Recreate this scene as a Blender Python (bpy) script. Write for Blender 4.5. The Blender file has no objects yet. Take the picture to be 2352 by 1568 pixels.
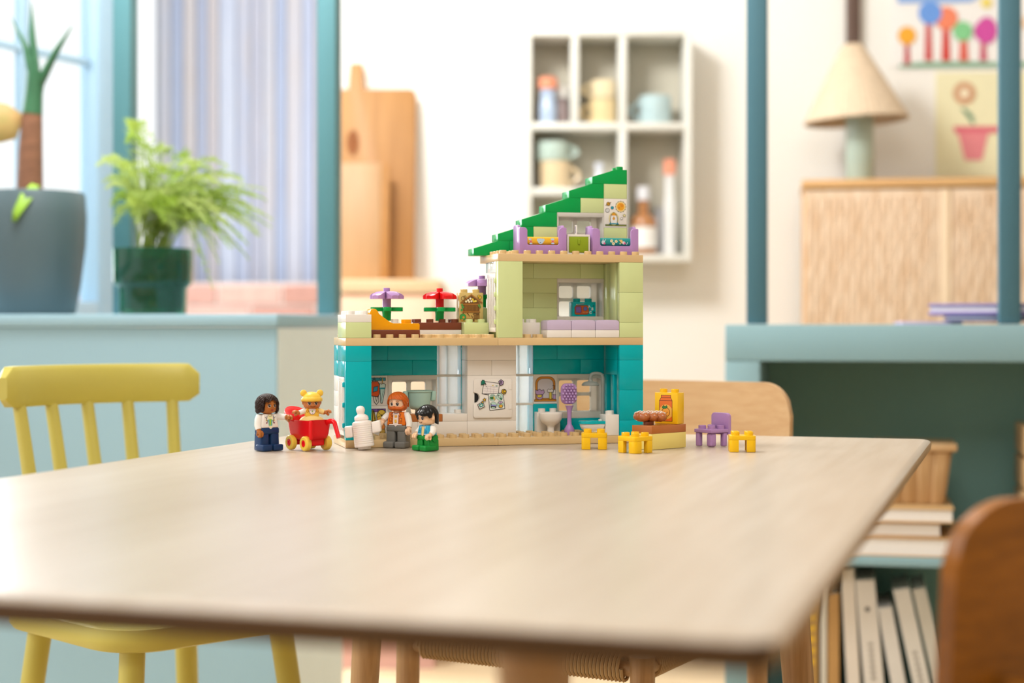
import bpy, bmesh, math, random
from mathutils import Matrix, Vector

# ------------------------------------------------------------------ camera, sky, lamps, exposure
scene = bpy.context.scene
COL = scene.collection
R = math.radians
F, CX, HY, CAMZ = 3700.0, 1176.0, 752.0, 0.8875          # focal length in pixels of a 2352 px wide frame, horizon row, eye height
cam_data = bpy.data.cameras.new('camera')
cam = bpy.data.objects.new('camera', cam_data)
COL.objects.link(cam)
cam.location = (0, 0, CAMZ)
cam.rotation_euler = (R(90), 0, 0)
cam_data.sensor_width = 36.0
cam_data.lens = F / 2352.0 * 36.0
cam_data.shift_y = (HY - 784.0) / 2352.0
cam_data.clip_start = 0.02
cam_data.clip_end = 60
cam_data.dof.use_dof = True
cam_data.dof.focus_distance = 1.99
cam_data.dof.aperture_fstop = 2.7
scene.camera = cam

world = bpy.data.worlds.new('sky')
scene.world = world
world.use_nodes = True
bgn = world.node_tree.nodes['Background']
bgn.inputs['Color'].default_value = (0.985, 0.992, 1.0, 1)
bgn.inputs['Strength'].default_value = 1.2

def lamp(name, kind, loc, aim, energy, color=(1, 1, 1), size=1.0, size_y=None, angle=None):
    d = bpy.data.lights.new(name, kind)
    d.energy = energy
    d.color = color
    if kind == 'AREA':
        d.shape = 'RECTANGLE'
        d.size = size
        d.size_y = size_y or size
    if angle is not None:
        d.angle = angle
    o = bpy.data.objects.new(name, d)
    COL.objects.link(o)
    o.location = loc
    o.rotation_euler = (Vector(aim) - Vector(loc)).to_track_quat('-Z', 'Y').to_euler()
    return o

# soft daylight from the windows on the left, and an added area light that brightens the far wall
lamp('daylight_sun', 'SUN', (-3, 1.6, 3), (0, 2.0, 0.9), 0.9, (1.0, 0.99, 0.97), angle=R(24))
lamp('kitchen_fill', 'AREA', (-0.75, 2.75, 2.55), (1.0, 4.55, 0.9), 64, (1.0, 0.995, 0.98), 0.6, 0.6)
lamp('window_daylight', 'AREA', (-2.12, 4.6, 1.55), (-0.62, 2.0, 1.0), 85, (0.98, 0.99, 1.0), 1.2, 1.5)

lamp('front_fill', 'AREA', (0.15, 0.6, 2.6), (0.0, 2.0, 0.8), 35, (1.0, 0.975, 0.94), 1.2, 1.2)  # added fill for the fronts, stands for no lamp of the room

scene.view_settings.view_transform = 'Standard'
scene.view_settings.look = 'None'
scene.view_settings.gamma = 1.0
scene.view_settings.use_curve_mapping = False
scene.view_settings.exposure = 0.06
scene.cycles.transparent_max_bounces = 24

# ------------------------------------------------------------------ helpers
def P(px, py, Y):
    """point of the room at distance Y in front of the eye that is seen at column px, row py"""
    return Vector(((px - CX) / F * Y, Y, CAMZ + (HY - py) / F * Y))

TABLE_Z = 0.74
def T(px, py):
    """point on the table top"""
    Y = F * (CAMZ - TABLE_Z) / (py - HY)
    return Vector(((px - CX) / F * Y, Y, TABLE_Z))

def lin(h):
    h = h.lstrip('#')
    c = [int(h[i:i + 2], 16) / 255 for i in (0, 2, 4)]
    return tuple(x / 12.92 if x <= 0.04045 else ((x + 0.055) / 1.055) ** 2.4 for x in c) + (1,)

MATS = {}
def mat(name, col, rough=0.5, spec=0.5, coat=0.0, noise=0.0, nscale=20.0, bump=0.0, bscale=60.0, sub=0.0, stretch=None, trans=0.0, ior=1.45, metal=0.0, col2=None):
    """principled material with procedural colour drift and fine relief"""
    if name in MATS:
        return MATS[name]
    m = bpy.data.materials.new(name)
    m.use_nodes = True
    nt = m.node_tree
    b = nt.nodes['Principled BSDF']
    c = lin(col)
    b.inputs['Base Color'].default_value = c
    b.inputs['Roughness'].default_value = rough
    b.inputs['Specular IOR Level'].default_value = spec
    b.inputs['Coat Weight'].default_value = coat
    b.inputs['Coat Roughness'].default_value = 0.06
    b.inputs['Metallic'].default_value = metal
    b.inputs['IOR'].default_value = ior
    if trans:
        b.inputs['Transmission Weight'].default_value = trans
    if sub:
        b.inputs['Subsurface Weight'].default_value = sub
        b.inputs['Subsurface Radius'].default_value = (0.004, 0.003, 0.002)
        b.inputs['Subsurface Scale'].default_value = 1.0
    tc = nt.nodes.new('ShaderNodeTexCoord')
    mp = nt.nodes.new('ShaderNodeMapping')
    if stretch:
        mp.inputs['Scale'].default_value = stretch
    nt.links.new(tc.outputs['Object'], mp.inputs['Vector'])
    if noise or col2:
        n = nt.nodes.new('ShaderNodeTexNoise')
        n.inputs['Scale'].default_value = nscale
        n.inputs['Detail'].default_value = 4
        nt.links.new(mp.outputs['Vector'], n.inputs['Vector'])
        r = nt.nodes.new('ShaderNodeValToRGB')
        r.color_ramp.elements[0].position = 0.3
        r.color_ramp.elements[1].position = 0.7
        if col2:
            r.color_ramp.elements[0].color = lin(col2)
        else:
            r.color_ramp.elements[0].color = tuple(x * (1 - noise) for x in c[:3]) + (1,)
        r.color_ramp.elements[1].color = c
        nt.links.new(n.outputs['Fac'], r.inputs['Fac'])
        nt.links.new(r.outputs['Color'], b.inputs['Base Color'])
    if bump:
        n2 = nt.nodes.new('ShaderNodeTexNoise')
        n2.inputs['Scale'].default_value = bscale
        n2.inputs['Detail'].default_value = 3
        nt.links.new(mp.outputs['Vector'], n2.inputs['Vector'])
        bp = nt.nodes.new('ShaderNodeBump')
        bp.inputs['Strength'].default_value = bump
        bp.inputs['Distance'].default_value = 0.001
        nt.links.new(n2.outputs['Fac'], bp.inputs['Height'])
        nt.links.new(bp.outputs['Normal'], b.inputs['Normal'])
    MATS[name] = m
    return m

def wood(name, c1, c2, scale=6.0, along='Y', rough=0.45, bump=0.25, fine=0.5):
    """wood with grain running along one axis"""
    if name in MATS:
        return MATS[name]
    m = bpy.data.materials.new(name)
    m.use_nodes = True
    nt = m.node_tree
    b = nt.nodes['Principled BSDF']
    b.inputs['Roughness'].default_value = rough
    tc = nt.nodes.new('ShaderNodeTexCoord')
    mp = nt.nodes.new('ShaderNodeMapping')
    s = {'X': (0.06, 1, 1), 'Y': (1, 0.06, 1), 'Z': (1, 1, 0.06)}[along]
    mp.inputs['Scale'].default_value = s
    nt.links.new(tc.outputs['Object'], mp.inputs['Vector'])
    n = nt.nodes.new('ShaderNodeTexNoise')
    n.inputs['Scale'].default_value = scale
    n.inputs['Detail'].default_value = 6
    n.inputs['Distortion'].default_value = 0.6
    nt.links.new(mp.outputs['Vector'], n.inputs['Vector'])
    n2 = nt.nodes.new('ShaderNodeTexNoise')
    n2.inputs['Scale'].default_value = scale * 16
    n2.inputs['Detail'].default_value = 4
    nt.links.new(mp.outputs['Vector'], n2.inputs['Vector'])
    mx = nt.nodes.new('ShaderNodeMath')
    mx.operation = 'MULTIPLY_ADD'
    mx.inputs[1].default_value = fine
    nt.links.new(n2.outputs['Fac'], mx.inputs[0])
    nt.links.new(n.outputs['Fac'], mx.inputs[2])
    r = nt.nodes.new('ShaderNodeValToRGB')
    r.color_ramp.elements[0].position = 0.35 + fine * 0.35
    r.color_ramp.elements[1].position = 0.65 + fine * 0.6
    r.color_ramp.elements[0].color = lin(c2)
    r.color_ramp.elements[1].color = lin(c1)
    nt.links.new(mx.outputs[0], r.inputs['Fac'])
    nt.links.new(r.outputs['Color'], b.inputs['Base Color'])
    bp = nt.nodes.new('ShaderNodeBump')
    bp.inputs['Strength'].default_value = bump
    bp.inputs['Distance'].default_value = 0.0006
    nt.links.new(n2.outputs['Fac'], bp.inputs['Height'])
    nt.links.new(bp.outputs['Normal'], b.inputs['Normal'])
    MATS[name] = m
    return m

def plastic(name, col, rough=0.22):
    return mat('plastic_' + name, col, rough=rough, spec=0.3, coat=0.0, noise=0.03, nscale=30, bump=0.02, bscale=40)

class MB:
    """collects shapes; build() links them as one mesh object.  u = metres per unit"""
    def __init__(s, u=0.001):
        s.v, s.f, s.fm, s.u, s.m, s.cur = [], [], [], u, Matrix.Identity(4), 0
    def add(s, vs, fs):
        n = len(s.v)
        for p in vs:
            s.v.append(tuple(s.m @ Vector(p)))
        for q in fs:
            s.f.append(tuple(n + i for i in q))
            s.fm.append(s.cur)
        return s
    def box(s, x0, x1, y0, y1, z0, z1, r=0.0, seg=2, fn=None):
        vs, fs = rbox(abs(x1 - x0), abs(y1 - y0), abs(z1 - z0), r, seg)
        cx, cy, cz = (x0 + x1) / 2, (y0 + y1) / 2, (z0 + z1) / 2
        vs = [(x + cx, y + cy, z + cz) for x, y, z in vs]
        if fn:
            vs = [fn(*p) for p in vs]
        return s.add(vs, fs)
    def lathe(s, prof, seg=24, c=(0, 0, 0), sx=1.0, sy=1.0):
        vs, fs = [], []
        for r, z in prof:
            for k in range(seg):
                a = 2 * math.pi * k / seg
                vs.append((c[0] + r * sx * math.cos(a), c[1] + r * sy * math.sin(a), c[2] + z))
        n = len(prof)
        for i in range(n - 1):
            for k in range(seg):
                k2 = (k + 1) % seg
                fs.append((i * seg + k, i * seg + k2, (i + 1) * seg + k2, (i + 1) * seg + k))
        if prof[0][0] > 1e-9:
            fs.append(tuple(reversed(range(seg))))
        if prof[-1][0] > 1e-9:
            fs.append(tuple(range((n - 1) * seg, n * seg)))
        return s.add(vs, fs)
    def ell(s, c, r, seg=20, rings=12):
        prof = [(math.sin(math.pi * i / rings) + 1e-6 * (i in (0, rings)), -math.cos(math.pi * i / rings)) for i in range(rings + 1)]
        vs, fs = [], []
        for rr, z in prof:
            for k in range(seg):
                a = 2 * math.pi * k / seg
                vs.append((c[0] + rr * r[0] * math.cos(a), c[1] + rr * r[1] * math.sin(a), c[2] + z * r[2]))
        for i in range(rings):
            for k in range(seg):
                k2 = (k + 1) % seg
                fs.append((i * seg + k, i * seg + k2, (i + 1) * seg + k2, (i + 1) * seg + k))
        return s.add(vs, fs)
    def tube(s, pts, rad, seg=10, flat=1.0, cap=True):
        pts = [Vector(p) for p in pts]
        n = len(pts)
        rads = rad if isinstance(rad, (list, tuple)) else [rad] * n
        vs, fs = [], []
        t0 = (pts[1] - pts[0]).normalized()
        ref = Vector((0, 0, 1)) if abs(t0.z) < 0.9 else Vector((1, 0, 0))
        side = t0.cross(ref).normalized()
        for i in range(n):
            t = (pts[min(i + 1, n - 1)] - pts[max(i - 1, 0)]).normalized()
            side = (side - t * side.dot(t)).normalized()
            up = side.cross(t)
            for k in range(seg):
                a = 2 * math.pi * k / seg
                vs.append(tuple(pts[i] + side * (math.cos(a) * rads[i]) + up * (math.sin(a) * rads[i] * flat)))
        for i in range(n - 1):
            for k in range(seg):
                k2 = (k + 1) % seg
                fs.append((i * seg + k, i * seg + k2, (i + 1) * seg + k2, (i + 1) * seg + k))
        if cap:
            fs.append(tuple(reversed(range(seg))))
            fs.append(tuple(range((n - 1) * seg, n * seg)))
        return s.add(vs, fs)
    def prism(s, poly, a0, a1, axis='y', r=0.0):
        """polygon (counter-clockwise) extruded along axis"""
        n = len(poly)
        def mk(p, a):
            return {'y': (p[0], a, p[1]), 'z': (p[0], p[1], a), 'x': (a, p[0], p[1])}[axis]
        if r:
            bm = bmesh.new()
            A = [bm.verts.new(mk(p, a0)) for p in poly]
            B = [bm.verts.new(mk(p, a1)) for p in poly]
            bm.faces.new(A)
            bm.faces.new(list(reversed(B)))
            for i in range(n):
                j = (i + 1) % n
                bm.faces.new((A[j], A[i], B[i], B[j]))
            bmesh.ops.recalc_face_normals(bm, faces=bm.faces[:])
            ed = [e for e in bm.edges if len(e.link_faces) == 2 and e.calc_face_angle(0) > 0.45]
            bmesh.ops.bevel(bm, geom=ed, offset=r, segments=2, affect='EDGES', profile=0.5)
            bm.verts.index_update()
            vs = [tuple(v.co) for v in bm.verts]
            fs = [tuple(v.index for v in f.verts) for f in bm.faces]
            bm.free()
            return s.add(vs, fs)
        vs = [mk(p, a0) for p in poly] + [mk(p, a1) for p in poly]
        fs = [tuple(range(n)), tuple(reversed(range(n, 2 * n)))]
        for i in range(n):
            j = (i + 1) % n
            fs.append((j, i, n + i, n + j))
        return s.add(vs, fs)
    def grid(s, rows, closed=False):
        nr, nc = len(rows), len(rows[0])
        vs = [p for row in rows for p in row]
        fs = []
        for i in range(nr - 1):
            for k in range(nc if closed else nc - 1):
                k2 = (k + 1) % nc
                fs.append((i * nc + k, i * nc + k2, (i + 1) * nc + k2, (i + 1) * nc + k))
        return s.add(vs, fs)
    def stud(s, x, y, z, r=4.7, h=4.5):
        return s.lathe([(r, 0), (r, h - 0.4), (r - 0.4, h), (3.3, h), (3.2, h - 2.2)], 16, (x, y, z))
    def build(s, name, m, parent=None, smooth=True, loc=None, rot=None, kind=None, fix=True):
        me = bpy.data.meshes.new(name)
        u = s.u
        me.from_pydata([(a * u, b * u, c * u) for a, b, c in s.v], [], s.f)
        ms = m if isinstance(m, (list, tuple)) else [m]
        for q in ms:
            me.materials.append(q)
        if len(ms) > 1:
            me.polygons.foreach_set('material_index', s.fm)
        if fix:
            bm = bmesh.new()
            bm.from_mesh(me)
            bmesh.ops.recalc_face_normals(bm, faces=bm.faces[:])
            bm.to_mesh(me)
            bm.free()
        if smooth:
            me.shade_smooth()
            me.set_sharp_from_angle(angle=R(38))
        o = bpy.data.objects.new(name, me)
        COL.objects.link(o)
        if parent is not None:
            o.parent = parent
        if loc is not None:
            o.location = loc
        if rot is not None:
            o.rotation_euler = rot
        if kind:
            o['kind'] = kind
        return o

RB = {}
def rbox(w, d, h, r, seg):
    key = (round(w, 5), round(d, 5), round(h, 5), round(r, 5), seg)
    if key not in RB:
        bm = bmesh.new()
        bmesh.ops.create_cube(bm, size=1.0)
        for v in bm.verts:
            v.co = (v.co.x * w, v.co.y * d, v.co.z * h)
        if r > 0:
            bmesh.ops.bevel(bm, geom=bm.edges[:], offset=min(r, 0.49 * min(w, d, h)), segments=seg, affect='EDGES', profile=0.5)
        bm.verts.index_update()
        RB[key] = ([tuple(v.co) for v in bm.verts], [tuple(v.index for v in f.verts) for f in bm.faces])
        bm.free()
    return RB[key]

def thing(name, label, cat, loc=(0, 0, 0), rz=0.0, group=None):
    o = bpy.data.objects.new(name, None)
    o.empty_display_size = 0.02
    COL.objects.link(o)
    o.location = loc
    o.rotation_euler = (0, 0, rz)
    return tag(o, label, cat, group)

def tag(o, label, cat, group=None):
    o['label'] = label
    o['category'] = cat
    if group:
        o['group'] = group
    return o

def struct(o, label=None):
    o['kind'] = 'structure'
    if label:
        o['label'] = label
    return o

def dup(o, parent=None, **kw):
    c = o.copy()
    COL.objects.link(c)
    if parent is not None:
        c.parent = parent
    for k, v in kw.items():
        setattr(c, k, v)
    return c

class Print:
    """flat printed picture: coloured shapes laid over one another on a panel (or bent round a head)"""
    def __init__(s, o, ux, uy, n=None, warp=None, step=0.03):
        s.o, s.ux, s.uy = Vector(o), Vector(ux), Vector(uy)
        s.n = Vector(n) if n else s.ux.cross(s.uy).normalized()
        s.lay, s.mats, s.mb, s.warp, s.step = 0, [], MB(), warp, step
    def _pt(s, x, y):
        if s.warp:
            return s.warp(x, y, 0.06 + s.lay * s.step)
        return s.o + s.ux * x + s.uy * y + s.n * (0.05 + s.lay * s.step)
    def poly(s, pts, col):
        m = ink(col)
        if m not in s.mats:
            s.mats.append(m)
        s.mb.cur = s.mats.index(m)
        s.lay += 1
        s.mb.add([tuple(s._pt(*p)) for p in pts], [tuple(range(len(pts)))])
        return s
    def circ(s, x, y, r, col, ry=None, n=18, a0=0.0, a1=360.0):
        ry = ry or r
        full = abs(a1 - a0 - 360) < 1e-6
        k = n if full else n + 1
        return s.poly([(x + r * math.cos(R(a0 + (a1 - a0) * i / n)), y + ry * math.sin(R(a0 + (a1 - a0) * i / n))) for i in range(k)], col)
    def rect(s, x0, y0, x1, y1, col, rot=0.0):
        cx, cy = (x0 + x1) / 2, (y0 + y1) / 2
        c, t = math.cos(R(rot)), math.sin(R(rot))
        return s.poly([(cx + (x - cx) * c - (y - cy) * t, cy + (x - cx) * t + (y - cy) * c) for x, y in ((x0, y0), (x1, y0), (x1, y1), (x0, y1))], col)
    def line(s, pts, w, col, close=False):
        if close:
            pts = list(pts) + [pts[0]]
        m = ink(col)
        if m not in s.mats:
            s.mats.append(m)
        s.mb.cur = s.mats.index(m)
        s.lay += 1
        for (x0, y0), (x1, y1) in zip(pts, pts[1:]):
            l = math.hypot(x1 - x0, y1 - y0) or 1
            dx, dy = (x1 - x0) / l * w / 2, (y1 - y0) / l * w / 2
            q = [(x0 - dx - dy, y0 - dy + dx), (x0 - dx + dy, y0 - dy - dx), (x1 + dx + dy, y1 + dy - dx), (x1 + dx - dy, y1 + dy + dx)]
            s.mb.add([tuple(s._pt(*p)) for p in q], [(0, 1, 2, 3)])
        return s
    def ring(s, x, y, r, w, col, ry=None, n=18, a0=0, a1=360):
        ry = ry or r
        return s.line([(x + r * math.cos(R(a0 + (a1 - a0) * i / n)), y + ry * math.sin(R(a0 + (a1 - a0) * i / n))) for i in range(n + 1)], w, col)
    def opoly(s, pts, col, w=0.5, edge='20242a'):
        s.poly(pts, col)
        return s.line(pts, w, edge, True)
    def ocirc(s, x, y, r, col, w=0.5, edge='20242a', ry=None):
        s.circ(x, y, r, col, ry)
        return s.ring(x, y, r, w, edge, ry)
    def text(s, t, x, y, size, col, rot=0.0):
        vs, fs = letters(t)
        m = ink(col)
        if m not in s.mats:
            s.mats.append(m)
        s.mb.cur = s.mats.index(m)
        s.lay += 1
        c, q = math.cos(R(rot)), math.sin(R(rot))
        s.mb.add([tuple(s._pt(x + size * (a * c - b * q), y + size * (a * q + b * c))) for a, b in vs], fs)
        return s
    def build(s, parent, name='print'):
        return s.mb.build(name, s.mats, parent, smooth=False, fix=False)

LET = {}
def letters(t):
    """outline of built-in lettering as vertices and faces, centred, one unit tall"""
    if t not in LET:
        cu = bpy.data.curves.new('lettering', 'FONT')
        cu.body = t
        cu.align_x, cu.align_y = 'CENTER', 'CENTER'
        cu.resolution_u = 2
        cu.offset = 0.03
        ob = bpy.data.objects.new('lettering', cu)
        COL.objects.link(ob)
        dg = bpy.context.evaluated_depsgraph_get()
        me = bpy.data.meshes.new_from_object(ob.evaluated_get(dg))
        LET[t] = ([(v.co.x, v.co.y) for v in me.vertices], [tuple(p.vertices) for p in me.polygons])
        bpy.data.objects.remove(ob)
        bpy.data.curves.remove(cu)
        bpy.data.meshes.remove(me)
    return LET[t]

def ink(col):
    return mat('ink_' + col, col, rough=0.35, noise=0.02)
# ------------------------------------------------------------------ materials of the room
M_WHITE = mat('wall_paint_white', 'F3F1EC', 0.75, noise=0.02, nscale=3, bump=0.05, bscale=200)
M_BLUE = mat('wall_paint_blue', '9ABCCB', 0.6, noise=0.03, nscale=3, bump=0.05, bscale=150)
M_TEAL = mat('paint_teal', '518189', 0.5, noise=0.04, nscale=4, bump=0.05, bscale=150)
M_TEALP = mat('paint_pale_teal', '84A5AC', 0.5, noise=0.04, nscale=4, bump=0.05, bscale=150)
M_GREEN = mat('paint_dark_green', '7FAAA2', 0.55, noise=0.06, nscale=4, bump=0.05, bscale=150)
M_TABLE = wood('table_oak', 'CBBDAD', 'B6A48F', 5.0, 'Y', 0.30, 0.3, 0.6)
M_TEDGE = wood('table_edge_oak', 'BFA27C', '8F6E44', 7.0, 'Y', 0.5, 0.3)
M_LEG = wood('leg_oak', 'CFA878', '9E7546', 9.0, 'Z', 0.45, 0.3)
M_CHAIR = wood('chair_oak', 'D3AE80', 'BD9160', 8.0, 'X', 0.4, 0.2)
M_CHAIR_SHADE = wood('chair_oak_shade', 'A8681C', '78470C', 8.0, 'X', 0.35, 0.2)  # oak like the far chair, with its shade put into the colour
M_FLOOR = wood('floor_oak', 'E9D3B0', 'D6B98E', 5.0, 'X', 0.5, 0.2)
M_BOARD = wood('board_maple', 'B9854A', '99672F', 6.0, 'Z', 0.5, 0.2)
M_BOARD2 = wood('board_beech', 'C0976B', 'A97F54', 6.0, 'Z', 0.5, 0.2)
M_YELLOW = mat('paint_yellow', 'C8BC5C', 0.38, noise=0.03, nscale=10, bump=0.04, bscale=80)
M_SHELF = mat('paint_shelf_white', 'E6E4DC', 0.55, noise=0.02, nscale=8)
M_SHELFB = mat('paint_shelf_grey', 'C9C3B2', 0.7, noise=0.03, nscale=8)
M_PEACH = mat('paint_peach', 'F0C9AC', 0.7, noise=0.03, nscale=5)
M_CORD = mat('paper_cord', 'C9A878', 0.8, noise=0.12, nscale=120, bump=0.5, bscale=500)

def glass_mat(name, tint, refl=1.0):
    """clear pane: lets daylight through, mirrors at a grazing angle"""
    m = bpy.data.materials.new(name)
    m.use_nodes = True
    nt = m.node_tree
    nt.nodes.remove(nt.nodes['Principled BSDF'])
    tr = nt.nodes.new('ShaderNodeBsdfTransparent')
    tr.inputs['Color'].default_value = lin(tint)
    gl = nt.nodes.new('ShaderNodeBsdfGlossy')
    gl.inputs['Roughness'].default_value = 0.04
    fr = nt.nodes.new('ShaderNodeFresnel')
    fr.inputs['IOR'].default_value = 1.0 + 0.45 * refl
    mx = nt.nodes.new('ShaderNodeMixShader')
    nt.links.new(fr.outputs['Fac'], mx.inputs['Fac'])
    nt.links.new(tr.outputs[0], mx.inputs[1])
    nt.links.new(gl.outputs[0], mx.inputs[2])
    nt.links.new(mx.outputs[0], nt.nodes['Material Output'].inputs['Surface'])
    return m
M_PANE = glass_mat('window_pane', 'FCFEFE', 0.5)
def frosted(name, tint, glow, k):
    """clear plastic block seen edge-on: partly see-through, partly scattering the light behind it"""
    m = glass_mat(name, tint, 1.0)
    nt = m.node_tree
    old = nt.nodes['Material Output'].inputs['Surface'].links[0].from_node
    tl = nt.nodes.new('ShaderNodeBsdfTranslucent')
    tl.inputs['Color'].default_value = lin(glow)
    mx = nt.nodes.new('ShaderNodeMixShader')
    mx.inputs['Fac'].default_value = k
    nt.links.new(old.outputs[0], mx.inputs[1])
    nt.links.new(tl.outputs[0], mx.inputs[2])
    nt.links.new(mx.outputs[0], nt.nodes['Material Output'].inputs['Surface'])
    return m
M_CLEARB = frosted('clear_plastic_block', 'F4FAFE', 'F2F8FF', 0.3)
M_CLEAR = glass_mat('clear_plastic', 'F8FBFC', 1.0)

# ------------------------------------------------------------------ floor of single planks
rnd = random.Random(4)
floor = struct(MB(1).box(-4, 4, -1.2, 7.0, -0.06, -0.014).build('floor', mat('floor_base', 'A88A62', 0.8, noise=0.1)))
for r in range(30):
    y0 = 0.6 + r * 0.14
    x = -1.9 - rnd.random() * 0.9
    while x < 2.2:
        l = 1.1 + rnd.random() * 0.9
        MB(1).box(x + 0.001, x + l - 0.001, y0 + 0.001, y0 + 0.139, -0.014, rnd.random() * 0.0006, 0.0015, 1).build('plank', M_FLOOR, floor)
        x += l

# ------------------------------------------------------------------ far wall, skirting, wood strip
wall_back = struct(MB(1).box(-0.48, 2.6, 4.55, 4.65, 0.0, 2.7).build('wall_back', M_WHITE))
struct(MB(1).box(-0.19, 2.6, 4.535, 4.55, 0.0, 0.09, 0.003).build('baseboard_back', M_WHITE))
t1 = P(1945, 0, 4.53); t2 = P(1976, 0, 4.53)
struct(MB(1).box(t1.x, t2.x, 4.525, 4.55, 0.9, 2.7, 0.003).build('trim_1', wood('strip_walnut', '6E5648', '4C3A36', 8, 'Z')))

# the side of the room behind the eye
M_WARM = mat('wall_paint_warm', 'DACFBE', 0.8, noise=0.02, nscale=3)
struct(MB(1).box(-2.6, 2.7, -1.3, -1.2, 0.0, 2.7).build('wall_front', M_WARM))
struct(MB(1).box(2.6, 2.7, -1.2, 4.55, 0.0, 2.7).build('wall_right', M_WARM))
struct(MB(1).box(-2.6, 2.7, -1.3, 4.65, 2.702, 2.76).build('ceiling', M_WHITE))

# ------------------------------------------------------------------ low wall on the left, its sill and posts
A = (-0.4386, 3.0)
wall_left = struct(MB(1).box(-1.9, 0, 0, 0.39, 0, 0.887).build('wall_left', M_BLUE, loc=(A[0], A[1], 0), rot=(0, 0, R(-12))))
MB(1).box(0.0003, 0.0032, 0.004, 0.386, 0.0, 0.886).build('lit_end_panel', mat('wall_paint_lit', 'E2ECEC', 0.6, noise=0.02), wall_left)  # kitchen light on the wall's end, put into a paler colour
MB(1).box(-1.9, 0.004, -0.006, 0.394, 0.888, 0.913, 0.003).build('sill', M_BLUE, wall_left)
for x in (-0.041, -0.50, -0.96):
    MB(1).box(x, x + 0.041, 0.349, 0.39, 0.914, 2.5, 0.003).build('post', M_TEAL, wall_left)

# ------------------------------------------------------------------ window beyond the low wall, garden wall and boarded shed outside
win = struct(thing('window_1', 'tall pale blue window frame behind the potted plants', 'window', (-1.02, 3.88, 0), 0), None)
del win['category']
M_FRAME = mat('paint_frame_blue', '9CB8CC', 0.5, noise=0.02)
win.rotation_euler = (0, 0, R(90 - 26.7))         # local x runs away from the eye along the window
MB(1).box(-0.0, 0.13, -0.03, 0.03, 0.5, 2.6, 0.004).build('jamb', M_FRAME, win)
MB(1).box(-0.235, -0.21, -0.012, 0.012, 0.95, 2.6, 0.003).build('mullion', M_FRAME, win)
MB(1).box(-1.6, 0.0, -0.010, 0.010, 1.515, 1.533, 0.003).build('rail', M_FRAME, win)
MB(1).box(-1.6, 0.0, -0.03, 0.03, 0.88, 0.95, 0.003).build('sill', M_FRAME, win)
MB(1).box(-1.6, -0.002, -0.002, 0.002, 0.952, 2.55).build('pane', M_PANE, win)

shed = thing('garden_shed', 'weathered grey board wall seen outside the window on the left', 'shed', (-1.16, 5.3, 0))
pc = ['AEB6CA', 'A6B1CA', 'B6B8C6', 'ABB2C8', 'B0AFBC', 'B9C0D2', 'A3AFCB', 'B3B2BE']
x = 0.0
k = 0
while x < 0.66:
    w = 0.028 + rnd.random() * 0.03
    m = wood('shed_board_%d' % (k % 8), pc[k % 8], '929CB8' if k % 2 else 'B8AEAA', 7, 'Z', 0.8)
    MB(1).box(x, x + w - 0.003, rnd.random() * 0.006, 0.03, 0.6, 2.6, 0.002, 1).build('plank', m, shed)
    x += w
    k += 1
MB(1).box(-0.02, 0.7, 0.032, 0.1, 0.0, 2.6).build('frame', mat('shed_dark', '8A8F9C', 0.8, noise=0.1), shed)
gw = thing('garden_wall', 'low pink brick wall outside below the grey boards', 'wall', (-1.75, 5.1, 0))
gw['kind'] = 'structure'
del gw['category']
bm_ = [mat('garden_brick_%d' % i, c, 0.85, noise=0.12, nscale=30, bump=0.4, bscale=120) for i, c in enumerate(('C79C92', 'BC8E82', 'CFA99F'))]
MB(1).box(0, 1.25, 0.008, 0.1, 0, 1.03).build('mortar', mat('garden_mortar', 'D8CCC6', 0.9, noise=0.1), gw)
for r in range(5):
    for c in range(7):
        x0 = c * 0.205 - (0.1 if r % 2 else 0)
        x0c, x1c = max(0, x0), min(1.25, x0 + 0.197)
        if x1c - x0c > 0.02:
            MB(1).box(x0c, x1c, 0, 0.05, 0.69 + r * 0.068, 0.69 + r * 0.068 + 0.06, 0.003, 1).build('brick', bm_[(r * 3 + c * 2) % 3], gw)

# ------------------------------------------------------------------ kitchen counter with cutting boards
ct = thing('kitchen_counter', 'peach kitchen counter with a wooden top against the far wall', 'counter', (-0.32, 4.35, 0))
MB(1).box(-0.14, 0.127, -0.19, 0.195, 0.1, 0.975, 0.002).build('cabinet', M_PEACH, ct)
MB(1).box(-0.13, 0.117, -0.16, 0.195, 0.0, 0.1).build('plinth', mat('plinth_rose', 'D8A79A', 0.7, noise=0.05), ct)
MB(1).box(-0.145, 0.133, -0.2, 0.195, 0.977, 1.012, 0.003).build('worktop', wood('worktop_beech', 'EACBA4', 'D9B183', 6, 'X'), ct)
MB(1).box(-0.132, -0.006, -0.205, -0.19, 0.12, 0.96, 0.003).build('door', M_PEACH, ct)
MB(1).box(-0.002, 0.12, -0.205, -0.19, 0.12, 0.96, 0.003).build('door', M_PEACH, ct)

def keyhole(outer, hole):
    return list(outer) + [outer[0], hole[0]] + list(reversed(hole[1:])) + [hole[0]]
def circ(cx, cy, r, n=20, a0=0, a1=360, ry=None):
    ry = ry or r
    full = a1 - a0 == 360
    return [(cx + r * math.cos(R(a0 + (a1 - a0) * i / n)), cy + ry * math.sin(R(a0 + (a1 - a0) * i / n))) for i in range(n if full else n + 1)]

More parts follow.
